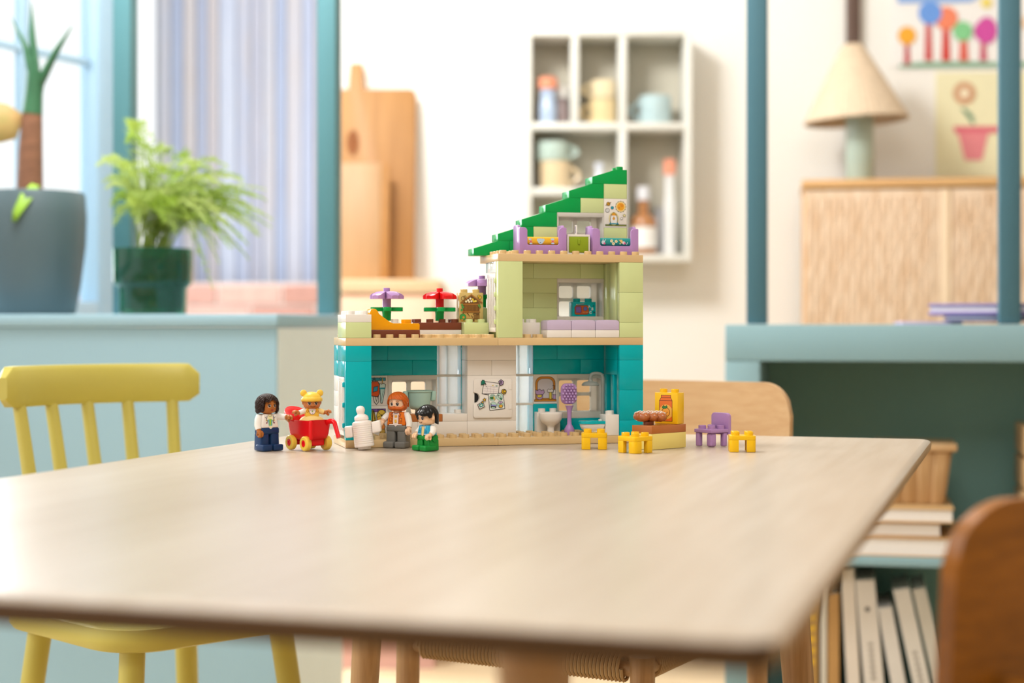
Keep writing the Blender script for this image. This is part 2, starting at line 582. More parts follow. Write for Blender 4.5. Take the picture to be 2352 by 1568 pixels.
b1 = thing('cutting_board', 'large honey maple cutting board with a top handle leaning on the wall', 'cutting board', (0, 0, 1.0135))
l, r_, tp = P(770, 0, 4.42).x, P(952, 0, 4.42).x, 0.545
h0, h1 = P(796, 0, 4.42).x, P(826, 0, 4.42).x
out = [(l, 0), (r_, 0), (r_, tp - 0.012), (r_ - 0.012, tp), (h1 + 0.004, tp), (h1, tp + 0.075), (h0, tp + 0.075), (h0 - 0.004, tp), (l + 0.012, tp), (l, tp - 0.012)]
pb = MB(1).prism(out, -0.016, 0.016, 'y', 0.003).build('board', M_BOARD, b1)
hole = circ(P(806, 0, 4.42).x, tp - 0.155, 0.017, 20, ry=0.036)
MB(1).prism(hole, -0.0175, -0.0155, 'y').build('grip_recess', mat('board_recess', '8A4E1C', 0.7, noise=0.1), b1)
b1.location.y = 4.43
b1.rotation_euler = (R(-9), 0, 0)
b2 = thing('cutting_board', 'smaller pale beech cutting board leaning before the large one', 'cutting board', (0, 4.355, 1.0135))
l, r_ = P(772, 0, 4.36).x, P(874, 0, 4.36).x
MB(1).box(l, r_, -0.012, 0.012, 0, 0.325, 0.004).build('board', M_BOARD2, b2)
MB(1).box(r_, r_ + 0.022, -0.010, 0.012, 0, 0.318, 0.003).build('edge', mat('board_edge_shadow', 'B07A3E', 0.6, noise=0.1), b2)  # side of the board, darkened to take in its shadow
b2.rotation_euler = (R(-8), 0, 0)

# ------------------------------------------------------------------ white wall shelf and the crockery in it
sh = thing('wall_shelf', 'white box shelf with six compartments on the far wall', 'shelf', (0, 4.40, 0))
X0, X1, ZT, ZB = 0.0345, 0.492, 1.704, 1.068
t = 0.02
MB(1).box(X0, X0 + t, 0, 0.148, ZB, ZT, 0.002).build('side', M_SHELF, sh)
MB(1).box(X1 - t, X1, 0, 0.148, ZB, ZT, 0.002).build('side', M_SHELF, sh)
MB(1).box(X0 + t, X1 - t, 0, 0.148, ZT - t, ZT, 0.002).build('top', M_SHELF, sh)
MB(1).box(X0 + t, X1 - t, 0, 0.148, ZB, ZB + t, 0.002).build('bottom', M_SHELF, sh)
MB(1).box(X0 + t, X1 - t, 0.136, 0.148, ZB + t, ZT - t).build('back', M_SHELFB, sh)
MB(1).box(X0 + t, X1 - t, 0.001, 0.135, 1.428, 1.448, 0.002).build('board', M_SHELF, sh)
MB(1).box(X0 + t, 0.291, 0.001, 0.135, 1.250, 1.270, 0.002).build('board', M_SHELF, sh)
for x in (0.172, 0.303):
    MB(1).box(x - 0.011, x + 0.011, 0.001, 0.135, 1.448, ZT - t, 0.002).build('divider', M_SHELF, sh)
MB(1).box(0.292, 0.314, 0.001, 0.135, ZB + t, 1.428, 0.002).build('divider', M_SHELF, sh)

def mug(label, px, zb, r, h, col, hand, col2=None, flare=1.0):
    m = mat('glaze_' + col, col, 0.25, noise=0.04, nscale=40, coat=0.3)
    X = P(px, 0, 4.45).x
    o = thing('mug', label, 'mug', (X, 4.46, zb), 0, 'mugs on the wall shelf')
    MB(1).lathe([(r * 0.93, 0), (r, 0.006), (r * flare, h), (r * flare - 0.004, h), (r - 0.005, 0.008), (0.0, 0.008)], 24).build('body', m, o)
    q = [(hand * (r * 0.96 + 0.026 * math.sin(math.pi * i / 10)), 0, h * (0.18 + 0.62 * i / 10)) for i in range(11)]
    MB(1).tube(q, 0.006, 8).build('handle', m, o)
    return o
mug('cream mug standing at the bottom of a pair in the middle top compartment', 1385, 1.4485, 0.037, 0.068, 'E9D2A2', -1)
o = mug('cream mug stacked tilted on another cream mug', 1386, 1.5195, 0.034, 0.05, 'EFDDB8', -1)
mug('pale blue mug alone in the right top compartment', 1505, 1.4485, 0.044, 0.078, 'BFD6DA', -1)
mug('cream mug under the mint mug in the lower left compartment', 1275, 1.2705, 0.043, 0.075, 'EBD3AC', 1)
mug('mint mug stacked on the cream mug in the lower left compartment', 1270, 1.3475, 0.044, 0.052, 'C4D8CF', 1)

def bottle(label, px, Y, zb, r, h, col, cap, neck=0.35, caph=0.02, lab=None):
    o = thing('bottle', label, 'bottle', (P(px, 0, Y).x, Y, zb), 0, 'bottles on the wall shelf')
    rn = r * neck
    MB(1).lathe([(r * 0.95, 0), (r, 0.004), (r, h * 0.6), (r * 0.85, h * 0.68), (rn, h * 0.76), (rn, h)], 20).build('body', mat('bottle_' + col, col, 0.2, noise=0.04, coat=0.3), o)
    MB(1).lathe([(rn * 1.25, h), (rn * 1.25, h + caph), (rn * 1.0, h + caph + 0.003), (0, h + caph + 0.003)], 16).build('cap', mat('cap_' + cap, cap, 0.4, noise=0.03), o)
    if lab:
        MB(1).lathe([(r + 0.0006, h * 0.12), (r + 0.0006, h * 0.5)], 20).build('label', mat('label_' + lab, lab, 0.6, noise=0.03), o)
    return o
bottle('pale blue flask with a coral cap in the left top compartment', 1258, 4.44, 1.4485, 0.024, 0.095, 'B9CBE6', 'F09A78', 0.9, 0.03)
bottle('mauve brown jar behind the pale blue flask', 1288, 4.475, 1.4485, 0.023, 0.075, '94817F', 'D9D5CF', 0.8, 0.03)
bottle('amber bottle with a white label in the lower right compartment', 1478, 4.45, 1.0885, 0.037, 0.15, 'B0794C', 'E4E4EA', 0.4, 0.035, 'F3F1EE')
bottle('slim white bottle with a coral red cap', 1538, 4.45, 1.0885, 0.018, 0.22, 'E6E4E2', 'EF9A7C', 0.75, 0.04)
bottle('small white bottle in the lower left shelf beside the mugs', 1376, 4.46, 1.2705, 0.014, 0.055, 'E8EAF2', 'DADDE8', 0.7, 0.015)
bottle('tall white bottle beside the amber bottle', 1512, 4.495, 1.0885, 0.02, 0.11, 'D9DADD', 'C9CACE', 0.5, 0.02)

# ------------------------------------------------------------------ rattan sideboard, lamp and drawings
sb = thing('rattan_sideboard', 'honey wood sideboard with woven rattan doors below the drawings', 'sideboard', (P(1845, 0, 4.2).x, 4.2, 0), R(-9.5))
M_RAT = mat('rattan', 'EBD2B8', 0.7, noise=0.0, nscale=60, col2='D8B592', stretch=(1, 1, 0.25), bump=0.8, bscale=260)
M_SBW = wood('sideboard_oak', 'D2A56E', 'BD8B52', 7, 'X')
xl, xr = 0.0, 1.0
MB(1).box(xl - 0.004, xr, -0.004, 0.3, 1.250, 1.273, 0.003).build('top', M_SBW, sb)
MB(1).box(xl, xr, 0.012, 0.3, 0.12, 1.249, 0.003).build('body', M_SBW, sb)
for i in range(3):
    d0 = xl + 0.004 + i * 0.372
    if d0 > xr:
        break
    d1 = min(d0 + 0.340, xr)
    dr = MB(1).box(d0, d1, 0.004, 0.011, 0.14, 1.245).build('door', M_RAT, sb)
    w = 0.0062
    for kk in range(int((d1 - d0) / 0.02)):
        pass
    rods = MB(1)
    n = int((d1 - d0) / 0.0155)
    for kk in range(n):
        xx = d0 + 0.008 + kk * 0.0155
        rods.tube([(xx, 0.003 + 0.002 * math.sin(j * 1.6 + kk * 3.14), 0.6 + j * 0.0216) for j in range(30)], 0.0035, 5)
    rods.build('rattan_strands', M_RAT, dr, kind='stuff')
    MB(1).box(d1 + 0.002, d1 + 0.03, 0.0, 0.0115, 0.14, 1.245, 0.002).build('stile', wood('stile_ash', 'EBD2B4', 'DDBB94', 7, 'Z'), sb)
for xx in (xl + 0.03, xr - 0.06):
    MB(1).box(xx, xx + 0.04, 0.03, 0.07, 0, 0.119).build('leg', M_SBW, sb)
    MB(1).box(xx, xx + 0.04, 0.24, 0.28, 0, 0.119).build('leg', M_SBW, sb)

lp = thing('table_lamp', 'table lamp with a pleated straw shade on the sideboard', 'lamp', (P(1978, 0, 4.32).x, 4.34, 1.2735))
MB(1).lathe([(0.036, 0), (0.038, 0.003), (0.038, 0.19), (0.02, 0.2), (0.008, 0.2), (0.008, 0.28)], 28).build('base', mat('lamp_celadon', 'AFBFB2', 0.3, noise=0.05, coat=0.3), lp)
rows = []
for (rr, zz) in ((0.137, 0.168), (0.138, 0.172), (0.028, 0.372), (0.02, 0.378)):
    rows.append([((rr + 0.002 * (k % 2)) * math.cos(2 * math.pi * k / 96), (rr + 0.002 * (k % 2)) * math.sin(2 * math.pi * k / 96), zz) for k in range(96)])
sdo = MB(1).grid(rows, True).build('shade', mat('lamp_straw', 'DCC5A9', 0.8, noise=0.15, nscale=70, bump=0.5, bscale=200), lp)
sdo.rotation_euler = (0, R(-3), 0)
md = sdo.modifiers.new('Solidify', 'SOLIDIFY')
md.thickness = 0.002

def paper(label, x0, x1, y0, y1, col):
    a, b = P(x0, y0, 4.545), P(x1, y1, 4.545)
    o = MB(1).box(a.x, b.x, 4.546, 4.549, b.z, a.z).build('drawing', mat('paper_' + col, col, 0.9, noise=0.02))
    tag(o, label, 'drawing')
    def m(px, py):
        q = P(px, py, 4.545)
        return q.x * 1000, q.z * 1000
    return o, m
d1, mp1 = paper('child drawing of round coloured trees taped to the far wall', 2050, 2420, -60, 152, 'F3F0EE')
pr = Print((0, 4544.5, 0), (1, 0, 0), (0, 0, 1), (0, -1, 0), step=0.15)
def q1(pts, col): pr.poly([mp1(*p) for p in pts], col)
def c1(x, y, r, col, ry=None):
    q1([(x + r * math.cos(i * 0.3307), y + (ry or r) * math.sin(i * 0.3307)) for i in range(19)], col)
q1([(2064, 150), (2110, 143), (2210, 141), (2300, 143), (2400, 140), (2400, 153), (2064, 155)], '86B49A')
q1([(2060, -60), (2330, -60), (2230, 5), (2062, 8)], '8FB2E8')
for x, yb, yt, w, col in ((2083, 148, 100, 7, 'C4525A'), (2132, 140, 55, 9, 'CF5A5C'), (2172, 140, 60, 10, 'D4453E'), (2213, 140, 90, 11, 'DE6A5C'), (2258, 140, 95, 8, 'C9546E'), (2320, 142, 70, 9, 'C4525A')):
    q1([(x - w, yb), (x - w * 0.7, yt), (x + w * 0.7, yt), (x + w * 1.1, yb)], col)
for x, y, r, col in ((2083, 82, 21, 'F2AE3A'), (2173, 42, 27, 'F08A6A'), (2136, 30, 27, '6E9EE8'), (2211, 72, 23, '86CE94'), (2262, 72, 26, 'D252A6'), (2265, 6, 13, 'F0DC7A'), (2325, 52, 24, 'F2AE3A')):
    c1(x, y, r, col)
c1(2266, 70, 24, 'D252A6', 31)
pr.build(d1)
d2, mp1 = paper('child drawing of a flower in a pink pot on yellow paper', 2150, 2420, 165, 405, 'EEE9C4')
pr = Print((0, 4544.5, 0), (1, 0, 0), (0, 0, 1), (0, -1, 0), step=0.15)
q1([(2205, 292), (2290, 292), (2284, 306), (2270, 306), (2256, 368), (2216, 368), (2200, 306), (2193, 306)], 'E78E96')
q1([(2190, 290), (2296, 290), (2294, 304), (2192, 304)], 'DE6F80')
q1([(2210, 250), (2216, 248), (2240, 284), (2234, 286)], '6E9A7E')
q1([(2206, 248), (2226, 256), (2240, 274), (2222, 268)], '5E8E70')
c1(2215, 214, 26, 'D2A27E')
c1(2215, 214, 11, 'F2E8CC')
pr.build(d2)

# ------------------------------------------------------------------ low shelf wall on the right with posts
B = (0.4163, 3.15)
ps = thing('shelf_partition', 'pale teal half-height shelf wall with two posts on the right', 'partition', (B[0], B[1], 0), R(-12))
MB(1).box(0, 1.7, 0, 0.36, 0.822, 0.8935, 0.003).build('top', M_TEALP, ps)
MB(1).box(0, 0.068, 0, 0.36, 0.0, 0.8215, 0.002).build('side_panel', M_TEALP, ps)
MB(1).box(1.63, 1.7, 0, 0.36, 0.0, 0.8215, 0.002).build('side_panel', M_TEALP, ps)
MB(1).box(0.068, 1.63, 0.33, 0.36, 0.0, 0.8215).build('back_panel', M_GREEN, ps)
MB(1).box(0.0685, 1.6295, 0.012, 0.329, 0.428, 0.446, 0.002).build('shelf_board', M_TEALP, ps)
MB(1).box(0.0685, 1.6295, 0.012, 0.329, 0.0, 0.07, 0.002).build('plinth', M_TEALP, ps)
for x in (0.0607, 0.536):
    MB(1).box(x - 0.02, x + 0.02, 0.01, 0.05, 0.894, 2.5, 0.003).build('post', mat('paint_slate_teal', '45707F', 0.5, noise=0.04, nscale=4), ps)

def onps(x, y, z):
    c, s = math.cos(R(-12)), math.sin(R(-12))
    return (B[0] + x * c - y * s, B[1] + x * s + y * c, z)
def big_book(label, x0, x1, y0, y1, z0, z1, cover, rz=0):
    o = thing('book', label, 'book', onps((x0 + x1) / 2, (y0 + y1) / 2, z0), R(-12 + rz), 'books lying on the shelf board')
    w, d, h = (x1 - x0) / 2, (y1 - y0) / 2, z1 - z0
    cm = mat('cover_' + cover, cover, 0.6, noise=0.05)
    MB(1).box(-w, w, -d, d, 0, 0.003, 0.001, 1).build('cover', cm, o)
    MB(1).box(-w, w, -d, d, h - 0.003, h, 0.001, 1).build('cover', cm, o)
    MB(1).box(-w + 0.004, w - 0.004, -d + 0.003, d - 0.004, 0.003, h - 0.003).build('pages', mat('paper_pages', 'E9E4DE', 0.9, noise=0.06, nscale=4, stretch=(0.2, 0.2, 60)), o)
    MB(1).box(-w, w, d - 0.003, d, 0.003, h - 0.003).build('spine', cm, o)
    return o
big_book('bottom and widest book lying under the planter box', 0.17, 0.462, 0.02, 0.26, 0.4465, 0.484, 'C49A66')
big_book('middle book of the three lying under the planter box', 0.19, 0.412, 0.025, 0.25, 0.4845, 0.512, 'B89468')
big_book('topmost lying book, right beneath the planter box', 0.2, 0.435, 0.02, 0.27, 0.5125, 0.541, 'C9A472')
pot = thing('wooden_planter', 'tapered slatted wooden box on the lying books', 'box', onps(0.365, 0.13, 0.5415), R(-12))
M_CRATE = wood('crate_pine', 'D0AC80', 'B8905F', 8, 'Z')
def taper(x, y, z, f=0.78):
    s = f + (1 - f) * z / 0.12
    return (x * s, y * s, z)
MB(1).box(-0.066, 0.066, -0.056, 0.056, 0.0, 0.104, 0.003, 1, taper).build('body', M_CRATE, pot)
for sx in (-0.05, -0.017, 0.017, 0.05):
    MB(1).box(sx - 0.012, sx + 0.012, -0.061, -0.054, 0.001, 0.104, 0.002, 1, taper).build('slat', M_CRATE, pot)
for sy in (-0.035, 0.0, 0.035):
    MB(1).box(0.064, 0.071, sy - 0.012, sy + 0.012, 0.001, 0.104, 0.002, 1, taper).build('slat', M_CRATE, pot)
MB(1).box(-0.078, 0.078, -0.068, 0.068, 0.105, 0.121, 0.004).build('rim', M_CRATE, pot)
cr = thing('wooden_crate', 'tall pine box on the shelf board at the frame edge', 'box', onps(0.66, 0.13, 0.4465), R(-12))
for i in range(4):
    MB(1).box(-0.095, 0.095, -0.1, 0.1, 0.002 + i * 0.064, 0.06 + i * 0.064, 0.003).build('plank', M_CRATE, cr)

# upright books in the lower compartment
bk = [  # px of the spine centre, width m, height m, colour, tilt, label
    (1858, 0.026, 0.30, 'B08A4E', 0, 'ochre book with a yellow title, first of the upright row'),
    (1886, 0.012, 0.31, 'D8D2C4', 0, 'thin pale grey book beside the ochre one'),
    (1909, 0.022, 0.295, 'B98E55', 0, 'tan book standing between two pale spines'),
    (1943, 0.026, 0.345, 'DDD3C6', 3, 'tallest cream book of the upright row'),
    (1985, 0.038, 0.325, 'D9D2C8', 5, 'wide white book with a dark dot on its spine'),
    (2034, 0.028, 0.275, 'D5D0C8', 10, 'shortest pale book of the upright row'),
    (2074, 0.032, 0.315, 'D3CEC4', 12, 'leaning pale book with grey lettering'),
    (2116, 0.026, 0.318, 'C2BDB0', 13, 'last leaning grey book of the upright row'),
]
for px, w, h, col, tilt, lab in bk:
    rr = (px - CX) / F
    x = (3.17 * rr - 0.4163) / (0.978 + 0.208 * rr)
    x -= h * math.sin(R(tilt)) * -0.9
    o = thing('book', lab, 'book', onps(x, 0.06, 0.0705), R(-12), 'books standing in the lower compartment')
    cm = mat('cover_' + col, col, 0.6, noise=0.05)
    MB(1).box(-w / 2, w / 2, 0, 0.004, 0, h, 0.0015, 1).build('spine', cm, o)
    MB(1).box(-w / 2, -w / 2 + 0.003, 0.004, 0.2, 0, h, 0.001, 1).build('cover', cm, o)
    MB(1).box(w / 2 - 0.003, w / 2, 0.004, 0.2, 0, h, 0.001, 1).build('cover', cm, o)
    MB(1).box(-w / 2 + 0.003, w / 2 - 0.003, 0.004, 0.194, 0.003, h - 0.004).build('pages', MATS['paper_pages'], o)
    pr = Print((0, 0, 0), (1, 0, 0), (0, 0, 1), (0, -1, 0), step=0.1)
    if 'dot' in lab:
        pr.circ(0, h * 1000 - 58, 5, '55504C')
    if 'yellow' in lab:
        for kz in range(5):
            pr.rect(-6, h * 1000 - 60 - kz * 22, 6, h * 1000 - 46 - kz * 22, 'E2B63C')
    if 'lettering' in lab or 'dot' in lab:
        for kz in range(7):
            pr.rect(-4, h * 1000 - 130 - kz * 11, 4, h * 1000 - 123 - kz * 11, '9A948C')
    if pr.mats:
        pr.build(o)
    o.rotation_euler = (0, R(-tilt), R(-12))

# folders lying on the partition
def folder(label, x0, x1, y0, y1, z0, z1, col, rz):
    o = thing('folder', label, 'folder', onps((x0 + x1) / 2, (y0 + y1) / 2, z0), R(rz), 'folders on the shelf wall')
    w, d, h = (x1 - x0) / 2, (y1 - y0) / 2, z1 - z0
    MB(1).box(-w, w, -d, d, 0, h * 0.3, 0.001, 1).build('cover', mat('folder_' + col, col, 0.35, noise=0.04), o)
    MB(1).box(-w + 0.003, w - 0.003, -d + 0.003, d - 0.003, h * 0.3, h * 0.75).build('sheets', mat('folder_sheets', 'DAD6E4', 0.8, noise=0.03), o)
    MB(1).box(-w, w, -d, d, h * 0.75, h, 0.001, 1).build('cover', MATS['folder_' + col], o)
    return o
folder('thin pale lilac booklet beneath the folders at their left end', 0.33, 0.45, 0.07, 0.22, 0.894, 0.899, 'D9C6EA', -8)
folder('dark blue folder under the purple folder', 0.425, 0.66, 0.06, 0.24, 0.8995, 0.911, '2F4E86', -12)
folder('purple folder lying on top of the dark blue folder', 0.40, 0.65, 0.055, 0.23, 0.9115, 0.934, '8E7FB4', -20)

# ------------------------------------------------------------------ the big table
RT = R(-17.4)
TU, TV = Vector((0.954, -0.299, 0)), Vector((0.299, 0.954, 0))
tc = TU * -0.5325 + TV * 1.485
tb = thing('dining_table', 'pale oak dining table with tapered round legs carrying the toy house', 'table', (tc.x, tc.y, 0), RT)
hw, hl = 0.4255, 0.7215
def rrect(w, l, r, n=6):
    pts = []
    for cx, cy, a in ((w - r, -l + r, -90), (w - r, l - r, 0), (-w + r, l - r, 90), (-w + r, -l + r, 180)):
        for i in range(n + 1):
            pts.append((cx + r * math.cos(R(a + 90 * i / n)), cy + r * math.sin(R(a + 90 * i / n))))
    return pts
tt = MB(1)
prof = [(0.0090, 0.7400), (0.0040, 0.7392), (0.0012, 0.7372), (0.0, 0.7345), (0.0012, 0.7275), (0.0065, 0.7225), (0.05, 0.7170)]
rws = []
for ins, z in prof:
    rws.append([(x, y, z) for x, y in rrect(hw - ins, hl - ins, 0.022 - min(ins, 0.01))])
n = len(rws[0])
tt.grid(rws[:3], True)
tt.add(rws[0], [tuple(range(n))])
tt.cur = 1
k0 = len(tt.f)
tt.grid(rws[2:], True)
for i in range(k0, len(tt.f)):                       # end grain of the two ends, their shade put into the colour
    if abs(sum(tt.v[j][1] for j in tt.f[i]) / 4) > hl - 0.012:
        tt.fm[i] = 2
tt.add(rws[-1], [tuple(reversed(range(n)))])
tt.build('tabletop', [M_TABLE, M_TEDGE, wood('table_end_grain_shade', '5A3C16', '40280C', 9.0, 'X', 0.55, 0.3)], tb)
MB(1).box(-0.26, 0.26, -0.43, -0.405, 0.69, 0.7165, 0.002).build('apron', M_LEG, tb)
MB(1).box(-0.26, 0.26, 0.405, 0.43, 0.69, 0.7165, 0.002).build('apron', M_LEG, tb)
for u_, v_ in ((-0.27, 0.895), (-0.795, 0.895), (-0.27, 1.95), (-0.795, 1.95)):
    x, y = u_ + 0.5325, v_ - 1.485
    sx, sy = (1 if x > 0 else -1), (1 if y > 0 else -1)
    MB(1).tube([(x, y, 0.7165), (x + sx * 0.004, y, 0.66), (x + sx * 0.03, y + sy * 0.012, 0.3), (x + sx * 0.052, y + sy * 0.02, 0.0)], [0.021, 0.0205, 0.0175, 0.013], 16).build('leg', M_LEG, tb)

# ------------------------------------------------------------------ chairs
def bent_panel(mb, w, z0, z1, y, bow, th, cr=0.05, n=72, m=10, lean=0.0):
    """upright bent board with rounded upper corners: front and rear skins and rim"""
    fr, bk_ = [], []
    for i in range(n + 1):
        u = -1 + 2 * i / n
        x = u * w
        zt = z1
        d = w - abs(x)
        if d < cr:
            zt = z1 - cr + math.sqrt(max(0, cr * cr - (cr - d) ** 2))
        zb = z0
        if d < cr:
            zb = z0 + cr * 0.6 - 0.6 * math.sqrt(max(0, cr * cr - (cr - d) ** 2))
        yy = y - bow * u * u
        fr.append([(x, yy + lean * (zb + (zt - zb) * j / m - z0), zb + (zt - zb) * j / m) for j in range(m + 1)])
        bk_.append([(x, yy + th + lean * (zb + (zt - zb) * j / m - z0), zb + (zt - zb) * j / m) for j in range(m + 1)])
    mb.grid(fr)
    mb.grid(bk_)
    loop_f = [c[0] for c in fr] + fr[-1][1:-1] + [c[-1] for c in reversed(fr)] + list(reversed(fr[0][1:-1]))
    loop_b = [c[0] for c in bk_] + bk_[-1][1:-1] + [c[-1] for c in reversed(bk_)] + list(reversed(bk_[0][1:-1]))
    mb.grid([loop_f, loop_b], True)
    return mb

def oak_chair(label, loc, rz, back_m, leg_m, hb, z0=0.62, z1=0.804, seat=True):
    o = thing('dining_chair', label, 'chair', loc, rz)
    bent_panel(MB(1), hb, z0, z1, 0.255, 0.035, 0.014, 0.05, lean=0.06).build('backrest', back_m, o)
    for s in (-1, 1):
        MB(1).tube([(s * 0.178, -0.2, 0.468), (s * 0.18, -0.203, 0.25), (s * 0.184, -0.21, 0)], [0.0165, 0.016, 0.011], 14).build('leg', leg_m, o)
        MB(1).tube([(s * 0.16, 0.268, z0 + 0.06), (s * 0.165, 0.235, 0.47), (s * 0.175, 0.225, 0.2), (s * 0.18, 0.24, 0)], [0.011, 0.0155, 0.015, 0.011], 14).build('leg', leg_m, o)
    for s in (-1, 1):
        MB(1).tube([(s * 0.176, -0.19, 0.45), (s * 0.166, 0.225, 0.45)], 0.010, 12).build('seat_rail', leg_m, o)
    MB(1).tube([(-0.17, -0.2, 0.45), (0.17, -0.2, 0.45)], 0.010, 12).build('seat_rail', leg_m, o)
    MB(1).tube([(-0.158, 0.228, 0.45), (0.158, 0.228, 0.45)], 0.010, 12).build('seat_rail', leg_m, o)
    if seat:
        wv = MB(1)
        def wrap(p0, p1, turns, r):
            p0, p1 = Vector(p0), Vector(p1)
            t = (p1 - p0).normalized()
            side = t.cross(Vector((0, 0, 1))).normalized()
            n = turns * 10
            wv.tube([p0 + (p1 - p0) * (i / n) + side * (r * math.cos(i * 0.6283)) + Vector((0, 0, 1.25 * r * math.sin(i * 0.6283))) for i in range(n + 1)], 0.0026, 5)
        wrap((-0.155, -0.2, 0.452), (0.155, -0.2, 0.452), 56, 0.0145)
        wrap((-0.172, -0.165, 0.452), (-0.164, 0.2, 0.452), 62, 0.0145)
        wrap((0.172, -0.165, 0.452), (0.164, 0.2, 0.452), 62, 0.0145)
        for i in range(30):                                 # cords running across the seat
            x = -0.15 + i * 0.3 / 29
            wv.tube([(x, -0.2, 0.467), (x, -0.1, 0.458), (x, 0.1, 0.458), (x, 0.225, 0.465)], 0.0022, 5)
        for i in range(34):
            y = -0.17 + i * 0.36 / 33
            wv.tube([(-0.168, y, 0.466), (-0.08, y, 0.461), (0.08, y, 0.461), (0.168, y, 0.466)], 0.0022, 5)
        wv.build('woven_cord', M_CORD, o, kind='stuff')
    return o
oak_chair('light oak chair with a woven cord seat at the far table end', (0.11, 2.319, 0), R(-29.5), M_CHAIR, M_LEG, 0.222)
oak_chair('oak chair coloured dark for shade, blurred at the right edge beside the table', (0.335, 1.478, 0), R(-143), M_CHAIR_SHADE, M_CHAIR_SHADE, 0.2, 0.57, 0.762)

yc = thing('spindle_chair', 'yellow painted spindle back chair against the blue wall', 'chair', (-0.509, 2.334, 0), R(45))
st = MB(1)
sq = rrect(0.175, 0.175, 0.075, 8)
st.grid([[(x * k, y * k, z) for x, y in sq] for k, z in ((0.90, 0.455), (0.97, 0.459), (1.0, 0.468), (1.0, 0.482), (0.985, 0.489), (0.96, 0.491), (0.90, 0.488), (0.55, 0.480))], True)
st.add([(x * 0.9, y * 0.9, 0.455) for x, y in sq], [tuple(reversed(range(len(sq))))])
st.add([(x * 0.55, y * 0.55, 0.480) for x, y in sq], [tuple(range(len(sq)))])
st.build('seat', M_YELLOW, yc)
for sx in (-1, 1):
    for sy in (-1, 1):
        MB(1).tube([(sx * 0.122, sy * 0.122, 0.462), (sx * 0.145, sy * 0.145, 0.24), (sx * 0.17, sy * 0.17, 0)], [0.0175, 0.017, 0.0135], 16).build('leg', M_YELLOW, yc)
cm_ = MB(1)
W = 0.168
rows = []
nseg = 24
def crest_sec(u):
    x = u * W
    y = 0.205 - 0.055 * u * u
    e = min(1.0, (1 - abs(u)) / 0.12)
    e = math.sqrt(max(0.0, 1 - (1 - e) ** 2))
    h0_, h1_ = 0.771 + 0.012 * (1 - e), 0.831 - 0.016 * (1 - e)
    t_ = 0.0125 * (0.55 + 0.45 * e)
    tx = Vector((W, -0.11 * u, 0)).normalized()
    nx = Vector((-tx.y, tx.x, 0))
    out = []
    for a_, b_ in ((-1, 0.12), (-1, 0.88), (-0.6, 1), (0.6, 1), (1, 0.88), (1, 0.12), (0.6, 0), (-0.6, 0)):
        p = Vector((x, y, 0)) + nx * (t_ * a_)
        out.append((p.x, p.y, h0_ + (h1_ - h0_) * b_))
    return out
rows = [crest_sec(-1 + 2 * i / nseg) for i in range(nseg + 1)]
cm_.grid(rows, True)
cm_.add(rows[0], [tuple(range(8))])
cm_.add(rows[-1], [tuple(reversed(range(8)))])
cm_.build('crest_rail', M_YELLOW, yc)
for i in range(5):
    u = -0.78 + i * 0.39
    MB(1).tube([(u * W, 0.205 - 0.055 * u * u, 0.776), (u * W * 0.93, 0.17 - 0.04 * u * u, 0.63), (u * W * 0.83, 0.135 - 0.02 * u * u, 0.484)], [0.0095, 0.0105, 0.0095], 12).build('spindle', M_YELLOW, yc)

def leaf_mat(name, c1_, c2_, k=0.45):
    """thin leaf: part of the light shines through"""
    m = mat(name, c1_, 0.55, noise=0.0, nscale=14, col2=c2_)
    nt = m.node_tree
    tl = nt.nodes.new('ShaderNodeBsdfTranslucent')
    tl.inputs['Color'].default_value = lin(c1_)
    mx = nt.nodes.new('ShaderNodeMixShader')
    mx.inputs['Fac'].default_value = k
    b = nt.nodes['Principled BSDF']
    nt.links.new(b.outputs[0], mx.inputs[1])
    nt.links.new(tl.outputs[0], mx.inputs[2])
    nt.links.new(mx.outputs[0], nt.nodes['Material Output'].inputs['Surface'])
    return m

# ------------------------------------------------------------------ plants on the sill
pl = thing('potted_yucca', 'blue grey pot with a brown trunk and three green spikes on the sill', 'plant', (P(75, 0, 3.3).x, 3.3, 0.9135))
MB(1).lathe([(0.082, 0), (0.086, 0.004), (0.096, 0.06), (0.106, 0.14), (0.108, 0.2), (0.105, 0.244), (0.102, 0.25), (0.098, 0.246), (0.096, 0.225), (0.0, 0.225)], 32).build('pot', mat('pot_slate', '55686F', 0.45, noise=0.06, nscale=8, bump=0.1, bscale=60), pl)
MB(1).ell((0, 0, 0.2235), (0.094, 0.094, 0.008), 20, 6).build('soil', mat('soil', '4A3626', 0.9, noise=0.4, nscale=60, bump=0.8, bscale=90), pl)
def q(px, py): 
    v = P(px, py, 3.3)
    return (v.x - pl.location.x, 0, v.z - pl.location.z)
MB(1).tube([(q(68, 430)[0], 0, 0.226), q(70, 350), q(74, 262)], [0.027, 0.024, 0.02], 14).build('trunk', mat('yucca_bark', '8A6048', 0.85, noise=0.25, nscale=30, bump=0.8, bscale=60, stretch=(1, 1, 3)), pl)
M_GLEAF = mat('leaf_deep_green', '3B704E', 0.4, noise=0.25, nscale=14)
MB(1).tube([q(74, 262), q(78, 215), q(84, 165)], [0.021, 0.018, 0.019], 12).build('stem', M_GLEAF, pl)
for a_, b_, c_ in (((80, 200), (60, 110), (24, 36)), ((84, 180), (74, 80), (72, 4)), ((92, 190), (128, 120), (168, 56))):
    MB(1).tube([q(*a_), q(*b_), q(*c_)], [0.016, 0.011, 0.001], 8, 0.6).build('leaf', M_GLEAF, pl)
lf = MB(1)
